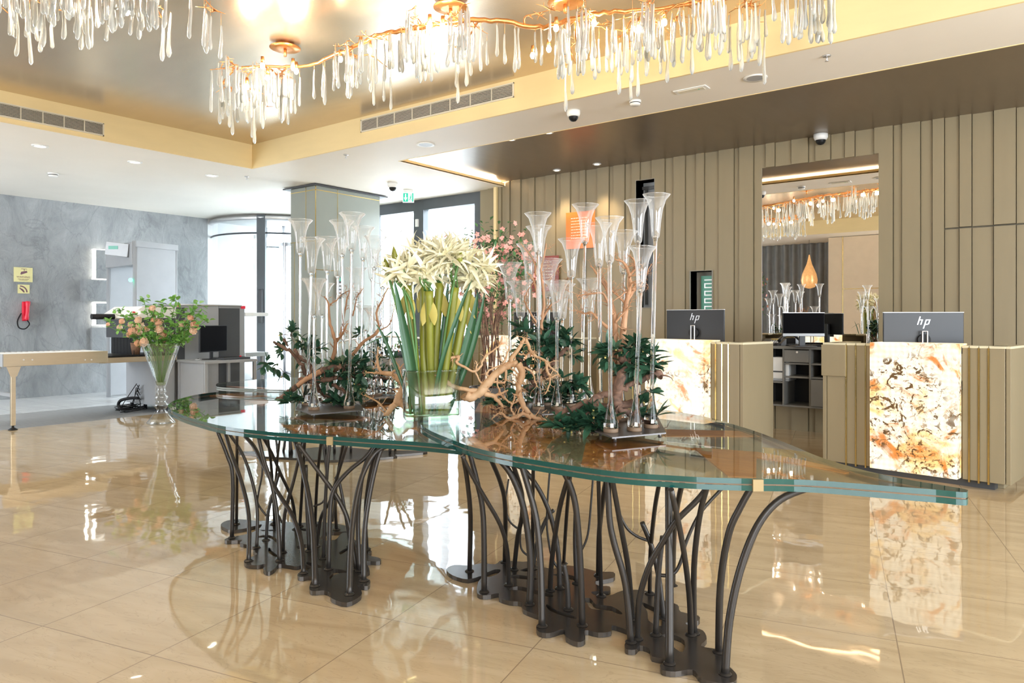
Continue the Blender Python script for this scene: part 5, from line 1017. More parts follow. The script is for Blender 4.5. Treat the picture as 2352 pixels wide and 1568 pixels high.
LP_ = {0: 'at left in the big cluster', 1: 'at the left edge of the cluster', 2: 'low in the left cluster', 3: 'above the left cluster', 4: 'in the middle of the left cluster', 5: 'upper one in the centre', 6: 'second in the centre column', 7: 'third in the centre column', 8: 'lowest of the centre column', 9: 'large, at the bottom left over the rim', 10: 'small, at the bottom left over the rim', 11: 'at the far right, upper of two', 12: 'at the far right, lower of two', 13: 'right of centre, low', 14: 'small, upper left', 15: 'small, furthest left above the rim', 16: 'small, lower left', 17: 'half open, upper right', 18: 'right of centre, upper', 19: 'beside the dark monitor, upper', 20: 'pale, upper centre', 21: 'topmost, beside the red marker', 22: 'between left and centre clusters', 23: 'tiny bud at the far left tip', 24: 'half hidden right of the centre column', 25: 'tiny, near the top right', 26: 'small, behind the centre column', 27: 'between leaves at upper left'}
for i, (x, y, rr) in enumerate(RP):
    dz = dF + RR.uniform(-.14, .14) * (.4 if abs(x - 370) > 60 else 1); c = at(x, y, dz); b = at(370 + (x - 370) * .06, 878, dF + (dz - dF) * .1); mid = at(370 + (x - 370) * .33, 795, dF + (dz - dF) * .4)
    t = thing('rose', 'peach rose in the tall floor vase, ' + LP_[i], 'flower', b, 0, 'peach roses in the floor vase'); m = MB(); Q = smooth_poly([b, mid, c - V((0, 0, .02))], 6, False); m.tube(Q, [.0035, .0035] + [.0028] * (len(Q) - 2), 6); part('stem', m, M_STEMG, t, True)
    m = MB(); out = ((c - top) + V((0, 0, .05)) - FWD * .15).normalized(); R_ = rr / CF * dF * 1.35; rose(m, c, out, R_); m.ball(c - out * R_ * .2, R_ * .45, 8); part('bloom', m, M_ROSE if i % 3 else M_ROSE2, t, True)
    m = MB()
    for k in range(9): q = Q[RR.randrange(len(Q) // 3 + 2, len(Q))]; m.leaf(q, (RR.gauss(0, 1), RR.gauss(0, 1), RR.gauss(.2, .6)), (0, 0, 1), RR.uniform(.04, .075), RR.uniform(.025, .04), .15, seg=3)
    part('leaves', m, M_LEAF2, t, True)
GP = [((245, 735), 'far left, low'), ((270, 712), 'far left'), ((330, 688), 'upper left'), ((375, 695), 'top centre'), ((405, 685), 'tall at upper right'), ((465, 710), 'far right'), ((475, 735), 'lowest at far right'), ((300, 722), 'left of centre'), ((430, 780), 'low at the right'), ((352, 700), 'just left of the top'), ((418, 715), 'right of centre'), ((450, 700), 'upper right')]
for (x, y), w_ in GP:
    dz = dF + RR.uniform(-.1, .12); c = at(x, y, dz); b = at(370 + (x - 370) * .05, 876, dF); mid = at(370 + (x - 370) * .35, 792, dF + (dz - dF) * .4); t = thing('foliage_spray', 'green leafy spray in the floor vase, ' + w_, 'foliage', b, 0, 'leafy sprays in the floor vase'); Q = smooth_poly([b, mid, c], 8, False); m = MB(); m.tube(Q, .0028, 6); part('stem', m, M_STEMG, t, True); m = MB()
    for k in range(48): q = Q[min(len(Q) - 1, int(len(Q) * (.45 + .56 * RR.random())))]; q = q + V((RR.gauss(0, .02), RR.gauss(0, .02), RR.gauss(0, .015))); m.leaf(q, (RR.gauss(0, 1), RR.gauss(0, 1), RR.gauss(.3, .6)), (RR.gauss(0, .5), RR.gauss(0, .5), 1), RR.uniform(.045, .085), RR.uniform(.035, .055), .15, seg=3)
    part('leaves', m, M_LEAF2, t, True)
# ------------------------------------------------------------------ blossoming branches behind
dP = 6.35; base = at(1120, 850, dP); BP = [((1060, 590), 'furthest left, pale pink'), ((1085, 565), 'upper left'), ((1110, 555), 'left of the beige post'), ((1140, 558), 'topmost over the beige post'), ((1175, 570), 'upper right'), ((1200, 600), 'furthest right'), ((1185, 640), 'right, halfway up'), ((1120, 660), 'in the middle, low'), ((1095, 640), 'at left, halfway up'), ((1150, 620), 'in the middle, dense'), ((1165, 690), 'lowest at right'), ((1105, 715), 'lowest at left'), ((1195, 565), 'right, above the maroon plaque')]
RB = random.Random(77)
b0 = at(1125, 780, dP); tv = thing('planter', 'dark planter of the blossoming branches behind the lilies', 'planter', (b0.x, b0.y, 0)); m = MB(); m.lathe([(0, 0), (.14, 0), (.18, .62), (.165, .62), (.15, .56), (0, .56)], 20); part('pot', m, M_DGREY, tv)
for (x, y), w_ in BP:
    dz = dP + RB.uniform(-.15, .15); c = at(x, y, dz); b = V((b0.x, b0.y, .565)) + V((RB.gauss(0, .04), RB.gauss(0, .04), 0)); mid = at(1120 + (x - 1120) * .35, 735, dz); t = thing('blossom_branch', 'coral-pink blossoming branch behind the lilies, ' + w_, 'flowering branch', b, 0, 'blossoming branches behind the lilies')
    m = MB(); Q = limb(m, [b, mid, mid.lerp(c, .55) + V((RB.gauss(0, .03), RB.gauss(0, .03), 0)), c], .008, .002, RB, .003, 6, 6, .12, 2); part('stem', m, M_BARK, t, True)
    lv = MB(); bl = MB()
    for k in range(80):
        q = c + V((RB.gauss(0, .075), RB.gauss(0, .075), RB.gauss(-.06, .10))); lv.leaf(q, (RB.gauss(0, 1), RB.gauss(0, 1), RB.gauss(0, .6)), (0, 0, 1), RB.uniform(.035, .06), .03, .1, seg=2)
    for k in range(15):
        q = c + V((RB.gauss(0, .075), RB.gauss(0, .075), RB.gauss(-.05, .10))) - FWD * .03; up = (V((RB.gauss(0, .5), RB.gauss(0, .5), RB.gauss(0, .5))) - FWD).normalized(); u = up.orthogonal()
        for j in range(5): bl.leaf(q, Matrix.Rotation(j * 2 * pi / 5, 3, up) @ u, up, .026, .022, -.2, seg=2)
    part('leaves', lv, M_LEAF2 if 0 else pm('mid_green_leaf', (.08, .2, .07), .5, var=.3) if 'mid_green_leaf' not in MATS else MATS['mid_green_leaf'], t, True); part('blossoms', bl, M_PINK, t, True)
# ================================================================== RECEPTION DESKS
def desk(label, PL, PR, onyx, ztop=1.03, lw=.37, rw=.27, left_ext=0., right_back=.5, left_box=False):
    PL, PR = V((*PL, 0)), V((*PR, 0)); u = (PR - PL).normalized(); L = (PR - PL).length; ang_ = atan2(u.y, u.x)
    t = thing('reception_desk', label, 'reception desk', (PL.x, PL.y, 0), ang_)      # local x along the front, local -y towards the lobby
    h = ztop
    m = MB(); m.bbox((0, -.005, .07), (L, .02, h - .02), .003); m.box((0, .0, h - .02), (L, .25, h)); m.box((L - .012, .02, .07), (L, .10, h - .02)); m.box((0, .02, .07), (.012, .10, h - .02)); part('onyx_panel', m, onyx, t, label='backlit onyx front panel')
    m = MB(); m.box((-lw + .05, .17, 0), (L + rw - .08, .45, .075)); part('plinth', m, M_DGREY, t)
    W = .10
    def wing(x0, x1, gaps, nm):
        m = MB(); xs = [x0] + gaps + [x1]
        for a, b in zip(xs[:-1], xs[1:]): m.bbox((a + .004, W, .06), (b - .004, W + .05, h - .03), .004)
        m.box((x0, W + .05, .06), (x1, W + .07, h - .03)); part(nm, m, M_SLAT, t)
        for g in gaps: s = MB(); s.box((g - .0055, W - .004, .045), (g + .0055, W + .03, h - .026)); part('brass_strip', s, M_GOLD, t)
        m = MB(); k = len(xs) - 1
        for a, b in zip(xs[:-1], xs[1:]): m.bbox((a + .002, W - .001, h - .03), (b - .002, W + .12, h - .012), .002)
        part('wing_top', m, M_DESKTOP, t)
    gl = [-lw + lw * f for f in (.42, .62, .82)]; gr = [L + rw * f for f in (.18, .40, .62)]
    wing(-lw, -.002, gl, 'left_wing'); wing(L + .002, L + rw, gr, 'right_wing')
    m = MB(); m.bbox((L + rw, W, .06), (L + rw + .03, W + right_back, h - .03), .003); part('side_panel', m, M_SLAT, t); m = MB(); m.bbox((L + rw - .09, W, h - .03), (L + rw + .03, W + right_back, h - .012), .002); part('side_top', m, M_DESKTOP, t)
    m = MB(); m.bbox((-lw - .03, W, .06), (-lw, W + right_back, h - .03), .003); part('side_panel', m, M_SLAT, t); m = MB(); m.bbox((-lw - .03, W, h - .03), (-lw + .09, W + right_back, h - .012), .002); part('side_top', m, M_DESKTOP, t)
    if left_box: m = MB(); m.bbox((-lw - .035, W - .02, h - .28), (-lw + .155, W + .2, h - .028), .004); part('ledge_box', m, M_SLAT, t)
    m = MB(); m.box((-lw, W + .07, .70), (L + rw, W + right_back, .73)); part('worktop', m, M_DGREY, t)
    m = MB(); m.bbox((L - .1, W + .16, .0), (L + rw - .04, W + right_back - .02, .69), .004); part('drawer_unit', m, M_SLAT, t)
    return t, u
def gp(px, d): p = EYE + ray(px, HY) * d; return (p.x, p.y)
DK = [('nearest reception desk, at the right, with a richly veined glowing onyx panel', gp(1998, 5.56), gp(2199, 5.14), M_ONYX_A, {'left_box': True}),
      ('middle reception desk with a pale glowing onyx panel', gp(1482, 6.47), gp(1617, 6.03), M_ONYX_B, {'right_back': .5, 'rw': .27}), ('furthest reception desk, behind the driftwood, with a glowing onyx panel', gp(1114, 8.0), gp(1213, 7.45), M_ONYX_B, {'right_back': .6, 'lw': .62})]
desks = [desk(l, a, b, o, **k) for l, a, b, o, k in DK]
M_BLACKISH = pm('graphite_case', (.022, .023, .026), .38)
def monitor(px0, px1, py_top, zb, d, dr, label, facing='back', size=None, logo=True):
    a = at(px0, py_top, d); b = at(px1, py_top, d + dr); u = V((b.x - a.x, b.y - a.y, 0)); W = u.length; u.normalize(); n = V((u.y, -u.x, 0)); Hh = W * .56
    c = (a + b) / 2; zt = (a.z + b.z) / 2; t = thing('computer_monitor', label, 'monitor', (c.x, c.y, zb)); M = frame_m((c.x, c.y, zt - Hh), u, (0, 0, 1))
    def bx(mb, x0, x1, y0, y1, z0, z1, r=.004): k = len(mb.v); mb.bbox((x0, y0, z0), (x1, y1, z1), r); mb.v[k:] = [M @ p for p in mb.v[k:]]
    m = MB(); bx(m, -W / 2, W / 2, 0, Hh, -.022, 0); part('case', m, M_BLACKISH if facing == 'back' else M_BLACK, t, True)
    m = MB(); bx(m, -W / 2, W / 2, Hh - .003, Hh + .002, -.024, .003, .001); part('silver_edge', m, M_SILVER, t, True)
    if facing == 'back':
        m = MB(); k = 0
        cx, cz = 0, Hh * .74; LS_ = 1.25
        for (x, y0, y1) in ((-.032, -.01, .04), (-.014, -.01, .022), (.008, -.034, .022), (.028, -.008, .022)):
            m.add([M @ V((x * LS_ + q * .3 * LS_ + o * LS_, cz + q * LS_, .0015)) for q, o in ((y0, 0), (y0, .006), (y1, .006), (y1, 0))], [(0, 1, 2, 3)])
        m.add([M @ V((x * LS_, cz + y * LS_, .0015)) for x, y in ((-.02, .022), (-.008, .022), (-.009, .017), (-.021, .017))], [(0, 1, 2, 3)])
        m.add([M @ V((x * LS_, cz + y * LS_, .0015)) for x, y in ((.016, .022), (.034, .022), (.033, .017), (.015, .017))], [(0, 1, 2, 3)])
        m.add([M @ V((x * LS_, cz + y * LS_, .0015)) for x, y in ((.008, -.006), (.026, -.006), (.025, -.011), (.007, -.011))], [(0, 1, 2, 3)])
        if logo: part('logo', m, M_SILVER, t, True)
        m = MB(); m.tube([M @ V((0, Hh * .33, 0)), M @ V((0, Hh * .33, .03))], .045, 24); part('pivot', m, M_BLACK, t, True)
        m = MB(); f = .018; z_ = zb - (zt - Hh); bx(m, -.022, -.012, z_, Hh * .55, .025, .045); bx(m, .012, .022, z_, Hh * .55, .025, .045); bx(m, -.022, .022, Hh * .53, Hh * .55, .025, .045); part('stand', m, M_SILVER, t, True)
        m = MB(); bx(m, -.12, .12, z_, z_ + .012, -.08, .12, .003); part('foot', m, M_SILVER, t, True)
    else:
        m = MB(); bx(m, -W / 2 + .006, W / 2 - .006, .03, Hh - .006, 0, .002, .0008); part('screen', m, M_SCREEN, t, True)
        m = MB(); bx(m, -W / 2, W / 2, .0, .028, 0, .003, .001); part('chin', m, M_MGREY, t, True)
        z_ = zb - (zt - Hh); m = MB(); bx(m, -.03, .03, z_, .12, -.06, -.03); part('stand', m, M_DGREY, t, True); m = MB(); bx(m, -.11, .11, z_, z_ + .01, -.12, .07, .003); part('foot', m, M_DGREY, t, True)
    return t
monitor(2029, 2214, 717, .732, 5.66, -.12, 'back of a large silver-edged monitor on the nearest desk')
monitor(1531, 1663, 711, .732, 6.75, -.35, 'back of a tilted monitor on the middle desk')
monitor(1180, 1286, 716, .732, 7.95, -.12, 'back of a monitor on the furthest desk, behind the vases')
# wall-hung cabinet with service counter under the mirror
xa, xb = px_x(1752, 7.75), px_x(1990, 7.75); yA, yB = 7.75, SLAT_Y - .002; zt, z0 = .93, .30
t = thing('service_cabinet', 'dark grey open shelf cabinet with drawer under the wall mirror', 'cabinet', ((xa + xb) / 2, yB - .1, z0)); D = .018
def P_(nm, a, b, mat=M_DGREY, lab=None): m = MB(); m.bbox(a, b, .002); return part(nm, m, mat, t, True, lab)
M_CAB = pm('taupe_grey_board', (.17, .165, .15), .5)
P_('top_board', (xa - .02, yA - .02, zt - .03), (xb, yB, zt), M_CAB); P_('bottom_board', (xa, yA, z0), (xb, yB, z0 + D), M_CAB); P_('back_board', (xa, yB - .02, z0 + D), (xb, yB, zt - .03), M_BLACK)
x1 = px_x(1797, 7.75); x2 = px_x(1858, 7.75); x3 = px_x(1900, 7.75)
for x in (xa, x1, x2, x3): P_('upright', (x, yA, z0 + D), (x + D, yB - .02, zt - .03), M_CAB)
P_('shelf', (x1 + D, yA + .011, .60), (x3, yB - .02, .60 + D), M_CAB); P_('shelf', (x1 + D, yA + .01, .74), (x3, yB - .02, .74 + D), M_CAB)
dr_ = P_('drawer', (x1 + D + .003, yA - .012, .765), (x2, yA + .004, zt - .04), M_CAB)
m = MB(); m.cyl(((x1 + x2) / 2 + .02, yA - .012, .87), ((x1 + x2) / 2 + .02, yA - .02, .87), .011, n=14); part('lock', m, M_SILVER, dr_, True)
d2 = P_('door', (x2 + D + .003, yA - .012, z0 + D + .003), (x3, yA + .004, .595), M_CAB); m = MB(); m.cyl((x2 + .07, yA - .012, .46), (x2 + .07, yA - .018, .46), .01, n=14); part('lock', m, M_CAB, d2, True)
q = px_x(1780, 7.8); t2 = thing('printer', 'white office printer half visible in the cabinet, left of the drawer', 'printer', (q, 7.93, .56)); m = MB(); m.bbox((-.16, -.13, .02), (.14, .15, .25), .01); part('body', m, M_WHITE, t2); m = MB(); m.box((-.13, -.135, .09), (.11, -.129, .105)); part('paper_slot', m, M_DGREY, t2)
m = MB(); m.box((-.16, -.13, 0), (.14, .15, .02)); part('tray', m, M_LGREY, t2)
P_('shelf', (xa + D, yA + .01, .54), (x1, yB - .02, .558), M_CAB)
monitor(1798, 1894, 718, .931, 7.35, .0, 'black-screened monitor on the service cabinet, in front of the mirror', 'front')
def lev(x, y, z): return V((x, y, z))
k0 = at(1838, 797, 7.28); t2 = thing('keyboard', 'black keyboard on the service cabinet', 'keyboard', (k0.x, 7.84, .9305)); m = MB(); m.bbox((-.21, -.06, 0), (.21, .06, .015), .004); part('body', m, M_BLACK, t2); m = MB()
for i in range(14):
    for j in range(4): m.box((-.20 + i * .0286, -.05 + j * .026, .015), (-.178 + i * .0286, -.03 + j * .026, .019))
part('keys', m, M_DGREY, t2)
k0 = on_y(1775, 780, 7.9); t2 = thing('desk_phone', 'black office telephone on the left end of the service cabinet', 'telephone', (k0.x, 7.92, .9305)); m = MB(); m.add([(-.11, -.09, 0), (.11, -.09, 0), (.11, .09, 0), (-.11, .09, 0), (-.11, -.09, .02), (.11, -.09, .02), (.11, .09, .07), (-.11, .09, .07)], [(0, 3, 2, 1), (4, 5, 6, 7), (0, 1, 5, 4), (1, 2, 6, 5), (2, 3, 7, 6), (3, 0, 4, 7)]); part('base', m, M_DGREY, t2)
m = MB(); m.box((-.03, .02, .056), (.06, .07, .073), R=None); part('display', m, M_GOLD, t2); m = MB()
for i in range(4):
    for j in range(3): m.box((-.02 + i * .024, -.07 + j * .028, .028 + j * .008), (-.004 + i * .024, -.052 + j * .028, .036 + j * .008))
part('keys', m, M_SILVER, t2); m = MB(); m.tube(smooth_poly([(.085, -.08, .05), (.09, 0, .085), (.095, .08, .10)], 4, False), .018, 10); part('handset', m, M_BLACK, t2)
k0 = at(1772, 792, 7.3); t2 = thing('computer_mouse', 'black computer mouse beside the desk phone', 'mouse', (on_y(1782, 792, 7.80).x, 7.80, .9305)); m = MB(); m.ball((0, 0, .0), .05, 12, sq=(.6, 1, .55)); m.v = [V((p.x, p.y, max(0, p.z))) for p in m.v]; part('body', m, M_BLACK, t2); m = MB(); m.box((-.003, .02, .022), (.003, .035, .028)); part('wheel', m, M_DGREY, t2)
# round back counter of the lounge at centre left, plants behind the vases
q = at(905, 850, 8.3); t = thing('lounge_counter', 'low dark curved counter with a chrome rail behind the left vases', 'counter', (q.x, q.y, 0)); a0 = YAW
pts = [V((.62 * cos(a), .35 * sin(a), 0)) for a in [pi * i / 24 for i in range(25)]]; Rm = Matrix.Rotation(YAW, 3, 'Z')
m = MB(); O = [Rm @ V((.62 * cos(2 * pi * i / 40), .35 * sin(2 * pi * i / 40), 0)) for i in range(40)]; m.prism(O, .0, .78); part('body', m, M_CAB, t); m = MB(); m.tube([Rm @ V((.64 * cos(-pi * i / 24), .37 * sin(-pi * i / 24), .90 + .12 * sin(pi * i / 24))) for i in range(25)], .012, 8); part('rail', m, M_SILVER, t)
t = thing('potted_shrub', 'low shrub with yellow and orange leaves behind the left vases', 'plant', (q.x + .1, q.y + .02, .781)); R7 = random.Random(4); m = MB(); m.lathe([(0, 0), (.07, 0), (.09, .07), (.08, .07), (0, .06)], 16); part('pot', m, M_DGREY, t)
for nm, mat, n_ in (('green_leaves', M_LEAF2, 120), ('orange_leaves', M_PINK, 60)):
    m = MB()
    for i in range(n_): m.leaf((R7.gauss(0, .10), R7.gauss(0, .05), .08 + abs(R7.gauss(0, .04))), (R7.gauss(0, 1), R7.gauss(0, 1), R7.gauss(.4, .5)), (0, 0, 1), .06, .02, .1, seg=2)
    part(nm, m, mat, t)
# ================================================================== SECURITY CHECK AT LEFT
foot = on_z(32, 988); CXp = foot.x; zc = up_at(foot, 816)      # conveyor runs along y at x = CXp (near rail)
def yx(px, X=CXp): return on_x(px, HY, X).y
def zx(px, py, X=CXp): return on_x(px, py, X).z
Yc0, Yc1 = yx(8), yx(248); zt = zx(20, 813); zb_ = zx(20, 842); CW = .62
t = thing('roller_conveyor', 'brushed steel roller conveyor table at the left edge, in front of the slate wall', 'conveyor', (CXp - CW / 2, (Yc0 + Yc1) / 2, 0))
for x in (CXp - .012, CXp - CW): m = MB(); m.bbox((x, Yc0, zb_), (x + .012, Yc1, zt), .002); part('side_rail', m, M_GOLDSTEEL, t, True)
m = MB(); m.box((CXp - CW, Yc0 - .01, zb_), (CXp, Yc0, zt)); part('end_plate', m, M_LGREY, t, True)
n = 18
for i in range(n): y = Yc0 + .05 + (Yc1 - Yc0 - .1) * i / (n - 1); m = MB(); m.cyl((CXp - CW + .014, y, zt - .018), (CXp - .014, y, zt - .018), .019, n=12); part('roller', m, M_WHITE, t, True)
for px in (54, 74, 195, 210): m = MB(); p = on_x(px, 826, CXp); m.cyl((CXp, p.y, p.z), (CXp + .008, p.y, p.z), .008, n=10); part('bolt', m, M_SILVER, t, True)
for X in (CXp - .03, CXp - CW + .03):
    y = foot.y; m = MB(); m.bbox((X - .02, y - .022, .05), (X + .02, y + .022, zb_ - .001), .003); lg = part('leg', m, M_GOLDSTEEL, t, True)
    m = MB(); m.lathe([(0, .002), (.045, .002), (.045, .008), (.012, .03), (.012, .05), (0, .05)], 16, o=(X, y, 0)); part('levelling_foot', m, M_BLACK, lg, True)
    m = MB(); m.add([(X + .021, y + a, b) for a, b in ((-.07, zb_ - .002), (.07, zb_ - .002), (.03, zb_ - .11), (-.03, zb_ - .11))] + [(X + .027, y + a, b) for a, b in ((-.07, zb_ - .002), (.07, zb_ - .002), (.03, zb_ - .11), (-.03, zb_ - .11))], [(3, 2, 1, 0), (4, 5, 6, 7), (0, 1, 5, 4), (1, 2, 6, 5), (2, 3, 7, 6), (3, 0, 4, 7)]); part('bracket', m, M_GOLDSTEEL, lg, True)
m = MB(); m.bbox((CXp - CW + .03, foot.y - .015, .36), (CXp - .03, foot.y + .015, .40), .003); part('cross_bar', m, M_SILVER, t, True)
# x-ray scanner
SX = on_z(357, 948).x; Y0 = yx(357, SX); Y1 = yx(408, SX); Y2 = yx(563, SX); W = .80
zT = zx(480, 702, SX); zBelt = zx(330, 812, SX)
t = thing('baggage_scanner', 'grey x-ray baggage scanner with black curtain and white sloped console', 'baggage scanner', (SX - W / 2, (Y0 + Y2) / 2, 0))
# lower cabinet, belt table, tunnel housing
m = MB(); m.bbox((SX - W, yx(357, SX), .09), (SX, yx(402, SX), zBelt - .10), .008); part('lower_cabinet', m, M_LGREY, t, True)
for X in (SX - W + .06, SX - .06):
    for y in (Y0 + .05, yx(398, SX), Y2 - .06): m = MB(); m.cyl((X, y, 0), (X, y, .09), .02, n=12); part('foot', m, M_BLACK, t, True)
m = MB(); m.bbox((SX - W + .05, Yc1 + .01, zBelt - .10), (SX + .02, yx(405, SX), zBelt - .035), .005); part('belt_frame', m, M_GOLDSTEEL, t, True)
m = MB(); m.bbox((SX - W + .08, Yc1 + .03, zBelt - .034), (SX - .01, yx(405, SX), zBelt - .012), .004); part('belt', m, M_BLACK, t, True)
ya, yb, yc, yd = yx(405, SX), yx(428, SX), yx(503, SX), yx(556, SX)
m = MB(); m.bbox((SX - W, ya, .06), (SX, yc, zT), .01); part('housing', m, M_LGREY, t, True)
for y0_, y1_ in ((ya, yx(424, SX)), (yx(503, SX), yx(550, SX))): m = MB(); m.box((SX - .001, y0_, .08), (SX + .006, y1_, zT - .03)); part('dark_panel', m, M_DGREY, t, True, 'dark grey side panel')
m = MB(); m.bbox((SX - W, yc, .06), (SX, Y2, zT), .012); part('rear_housing', m, M_MGREY, t, True)
m = MB(); m.bbox((SX - W - .01, ya - .02, zT), (SX + .01, yx(556, SX), zT + .018), .004); part('top_cover', m, M_SILVER, t, True)
m = MB(); m.box((SX + .001, yx(553, SX), zT - .035), (SX + .008, yx(563, SX), zT + .006)); part('corner_badge', m, M_RED, t, True, 'magenta corner badge')
m = MB(); m.bbox((SX - W, yx(310, SX), zBelt + .20), (SX - .02, ya, zT - .14), .01); part('tunnel_hood', m, M_DGREY, t, True)
for i in range(7): x = SX - W + .08 + i * .09; m = MB(); m.box((x, yx(316, SX), zBelt - .01), (x + .085, yx(316, SX) + .004, zBelt + .20)); part('curtain_strip', m, M_BLACK, t, True)
m = MB(); P = [(yx(290, SX), zT - .17), (ya, zT - .17), (ya, zT - .02), (yx(330, SX), zT - .02)]
m.add([(SX - W, a, b) for a, b in P] + [(SX - .01, a, b) for a, b in P], [(0, 1, 2, 3), (7, 6, 5, 4), (0, 4, 5, 1), (1, 5, 6, 2), (2, 6, 7, 3), (3, 7, 4, 0)]); part('console', m, M_WHITE, t, True)
for i, c in enumerate((M_RED, M_GOLD, M_LED)): y = yx(307 + i * 6, SX); m = MB(); m.cyl((SX - .012, y, zT - .10), (SX + .008, y, zT - .10), .014, n=12); part('button', m, c, t, True)
m = MB(); a = on_x(209, 727, SX - .3); m.tube([(SX - .3, yx(210, SX - .3), zx(222, 727, SX - .3)), (SX - .3, yx(262, SX - .3), zx(262, 727, SX - .3))], .035, 14); part('roller_bar', m, M_BLACK, t, True)
m = MB(); m.box((SX - .30, yx(262, SX - .3), zx(262, 733, SX - .3)), (SX - .29, yx(330, SX), zx(262, 718, SX - .3))); part('arm', m, M_WHITE, t, True)
y0_, y1_ = Y2, yx(617, SX)
m = MB(); m.bbox((SX - W + .05, Y2, zBelt - .1), (SX, y1_, zBelt - .04), .004); part('outfeed_table', m, M_SILVER, t, True)
m = MB(); m.bbox((SX - W + .1, Y2, zx(630, 726, SX)), (SX, y1_, zx(630, 718, SX)), .004); part('outfeed_cover', m, M_WHITE, t, True)
m = MB(); m.box((SX - .012, Y2, zBelt - .02), (SX - .006, y1_ - .1, zx(630, 727, SX))); part('side_glass', m, M_CLEAR, t, True)
m = MB(); m.bbox((SX - .06, y1_ - .1, .0), (SX - .02, y1_ - .06, zBelt - .1), .003); part('outfeed_leg', m, M_MGREY, t, True)
t = thing('wicker_basket', 'small brown wicker basket on the scanner belt', 'basket', (SX - .13, yx(312, SX - .13), zBelt - .011)); m = MB(); m.lathe([(0, .004), (.045, .0), (.065, .15), (.06, .15), (.042, .008), (0, .008)], 16); part('basket', m, M_WICKER, t)
# cables under the scanner
RC = random.Random(8); t = thing('cable_tangle', 'tangle of black cables with a thick hose on the floor under the scanner', 'cables', (*on_z(300, 945).xy, 0.001)); o = on_z(300, 945)
m = MB(); m.tube(smooth_poly([on_z(300, 938) + V((0, 0, .02)), on_z(281, 946) + V((0, 0, .04)), at(272, 930, dep(o)), at(278, 919, dep(o)), at(300, 914, dep(o)), at(318, 914, dep(o))], 6, False), .02, 10); part('hose', m, M_BLACK, t, True)
for k in range(9):
    m = MB(); P = [at(316 + RC.uniform(-4, 4), 905 - RC.uniform(0, 25), dep(o))] + [on_z(300 + RC.uniform(-35, 40), 940 + RC.uniform(-8, 8)) + V((0, 0, .008 + RC.uniform(0, .05))) for _ in range(5)]; m.tube(smooth_poly(P, 6, False), .005, 6); part('cable', m, M_BLACK, t, True)
# operator table
TX = on_z(492, 930).x + .0; 
t = thing('operator_desk', 'grey steel operator table in front of the scanner', 'table', (TX, yx(470, TX), 0)); zd = zx(480, 822, TX)
ta, tb_, X2 = yx(396, TX), yx(478, TX), TX - .0
y_a, y_b = yx(398, TX - .1), yx(500, TX - .1)
pA = on_z(404, 826, zd); pB = on_z(472, 826, zd); pC = on_z(592, 824, zd); 
xa_, xb_ = SX + .03, pC.x; ya_, yb_ = min(pA.y, pB.y) - .1, pB.y
x_l, x_r = SX + .04, SX + .04 + .62; yn = yx(404, SX + .3); yf = yx(592, x_r)
corner = on_z(478, 826, zd)
y_near = yx(405, SX + .04); x_l = SX + .04; x_r = on_y(470, HY, y_near).x; y_far = on_x(592, HY, x_r).y; zd = .68
if x_r - x_l < .45: x_r = x_l + .5
m = MB(); m.bbox((x_l, y_near, zd - .035), (x_r, y_far, zd), .004); part('table_top', m, M_MGREY, t, True)
for x in (x_l + .03, x_r - .03):
    for y in (y_near + .03, y_far - .03): m = MB(); m.bbox((x - .02, y - .02, 0), (x + .02, y + .02, zd - .036), .003); part('leg', m, M_MGREY, t, True)
m = MB(); m.box((x_l + .03, y_near + .025, .1), (x_r - .05, y_near + .035, zd - .04)); part('modesty_panel', m, M_LGREY, t, True)
# monitor, keyboard, mouse on it
mm = V(((x_l + x_r) / 2, y_near + .32, zd)); yk = (y_near + y_far) / 2
a = at(462, 737, dep(mm) - .16); b = at(502, 733, dep(mm) + .16); 
t = thing('computer_monitor', 'black monitor seen obliquely on the operator table, behind the roses', 'monitor', (mm.x, mm.y, zd)); u = (V((b.x, b.y, 0)) - V((a.x, a.y, 0))).normalized(); M = frame_m((mm.x, mm.y, zd), u, (0, 0, 1))
def bm_(nm, a, b, mat, r=.003): m = MB(); m.bbox(a, b, r); m.v = [M @ p for p in m.v]; part(nm, m, mat, t, True)
bm_('case', (-.26, .10, -.015), (.26, .45, .012), M_BLACK); bm_('screen', (-.252, .11, .012), (.252, .442, .014), M_SCREEN, .0005); bm_('stand', (-.02, .005, -.045), (.02, .2, -.016), M_BLACK); bm_('foot', (-.1, .001, -.1), (.1, .01, .08), M_BLACK)
k = V((x_r - .12, y_far - .25, zd)); t = thing('keyboard', 'dark operator keyboard with a red key on the operator table', 'keyboard', (k.x - .1, k.y, zd + .0005)); m = MB(); m.bbox((-.13, -.2, 0), (.13, .2, .025), .005); part('body', m, M_DGREY, t); m = MB(); m.box((-.08, -.15, .025), (.08, .15, .03)); part('keys', m, M_BLACK, t); m = MB(); m.cyl((.05, .1, .026), (.05, .1, .045), .014, n=12); part('red_button', m, M_RED, t)
k = on_z(420, 819, zd); t = thing('computer_mouse', 'small blue-grey mouse at the near end of the operator table', 'mouse', (x_r - .3, y_near + .07, zd + .0005)); m = MB(); m.ball((0, 0, 0), .05, 12, sq=(1, .6, .5)); m.v = [V((p.x, p.y, max(0, p.z))) for p in m.v]; part('body', m, M_MGREY, t); m = MB(); m.box((.015, -.004, .018), (.03, .004, .026)); part('wheel', m, M_BLACK, t)
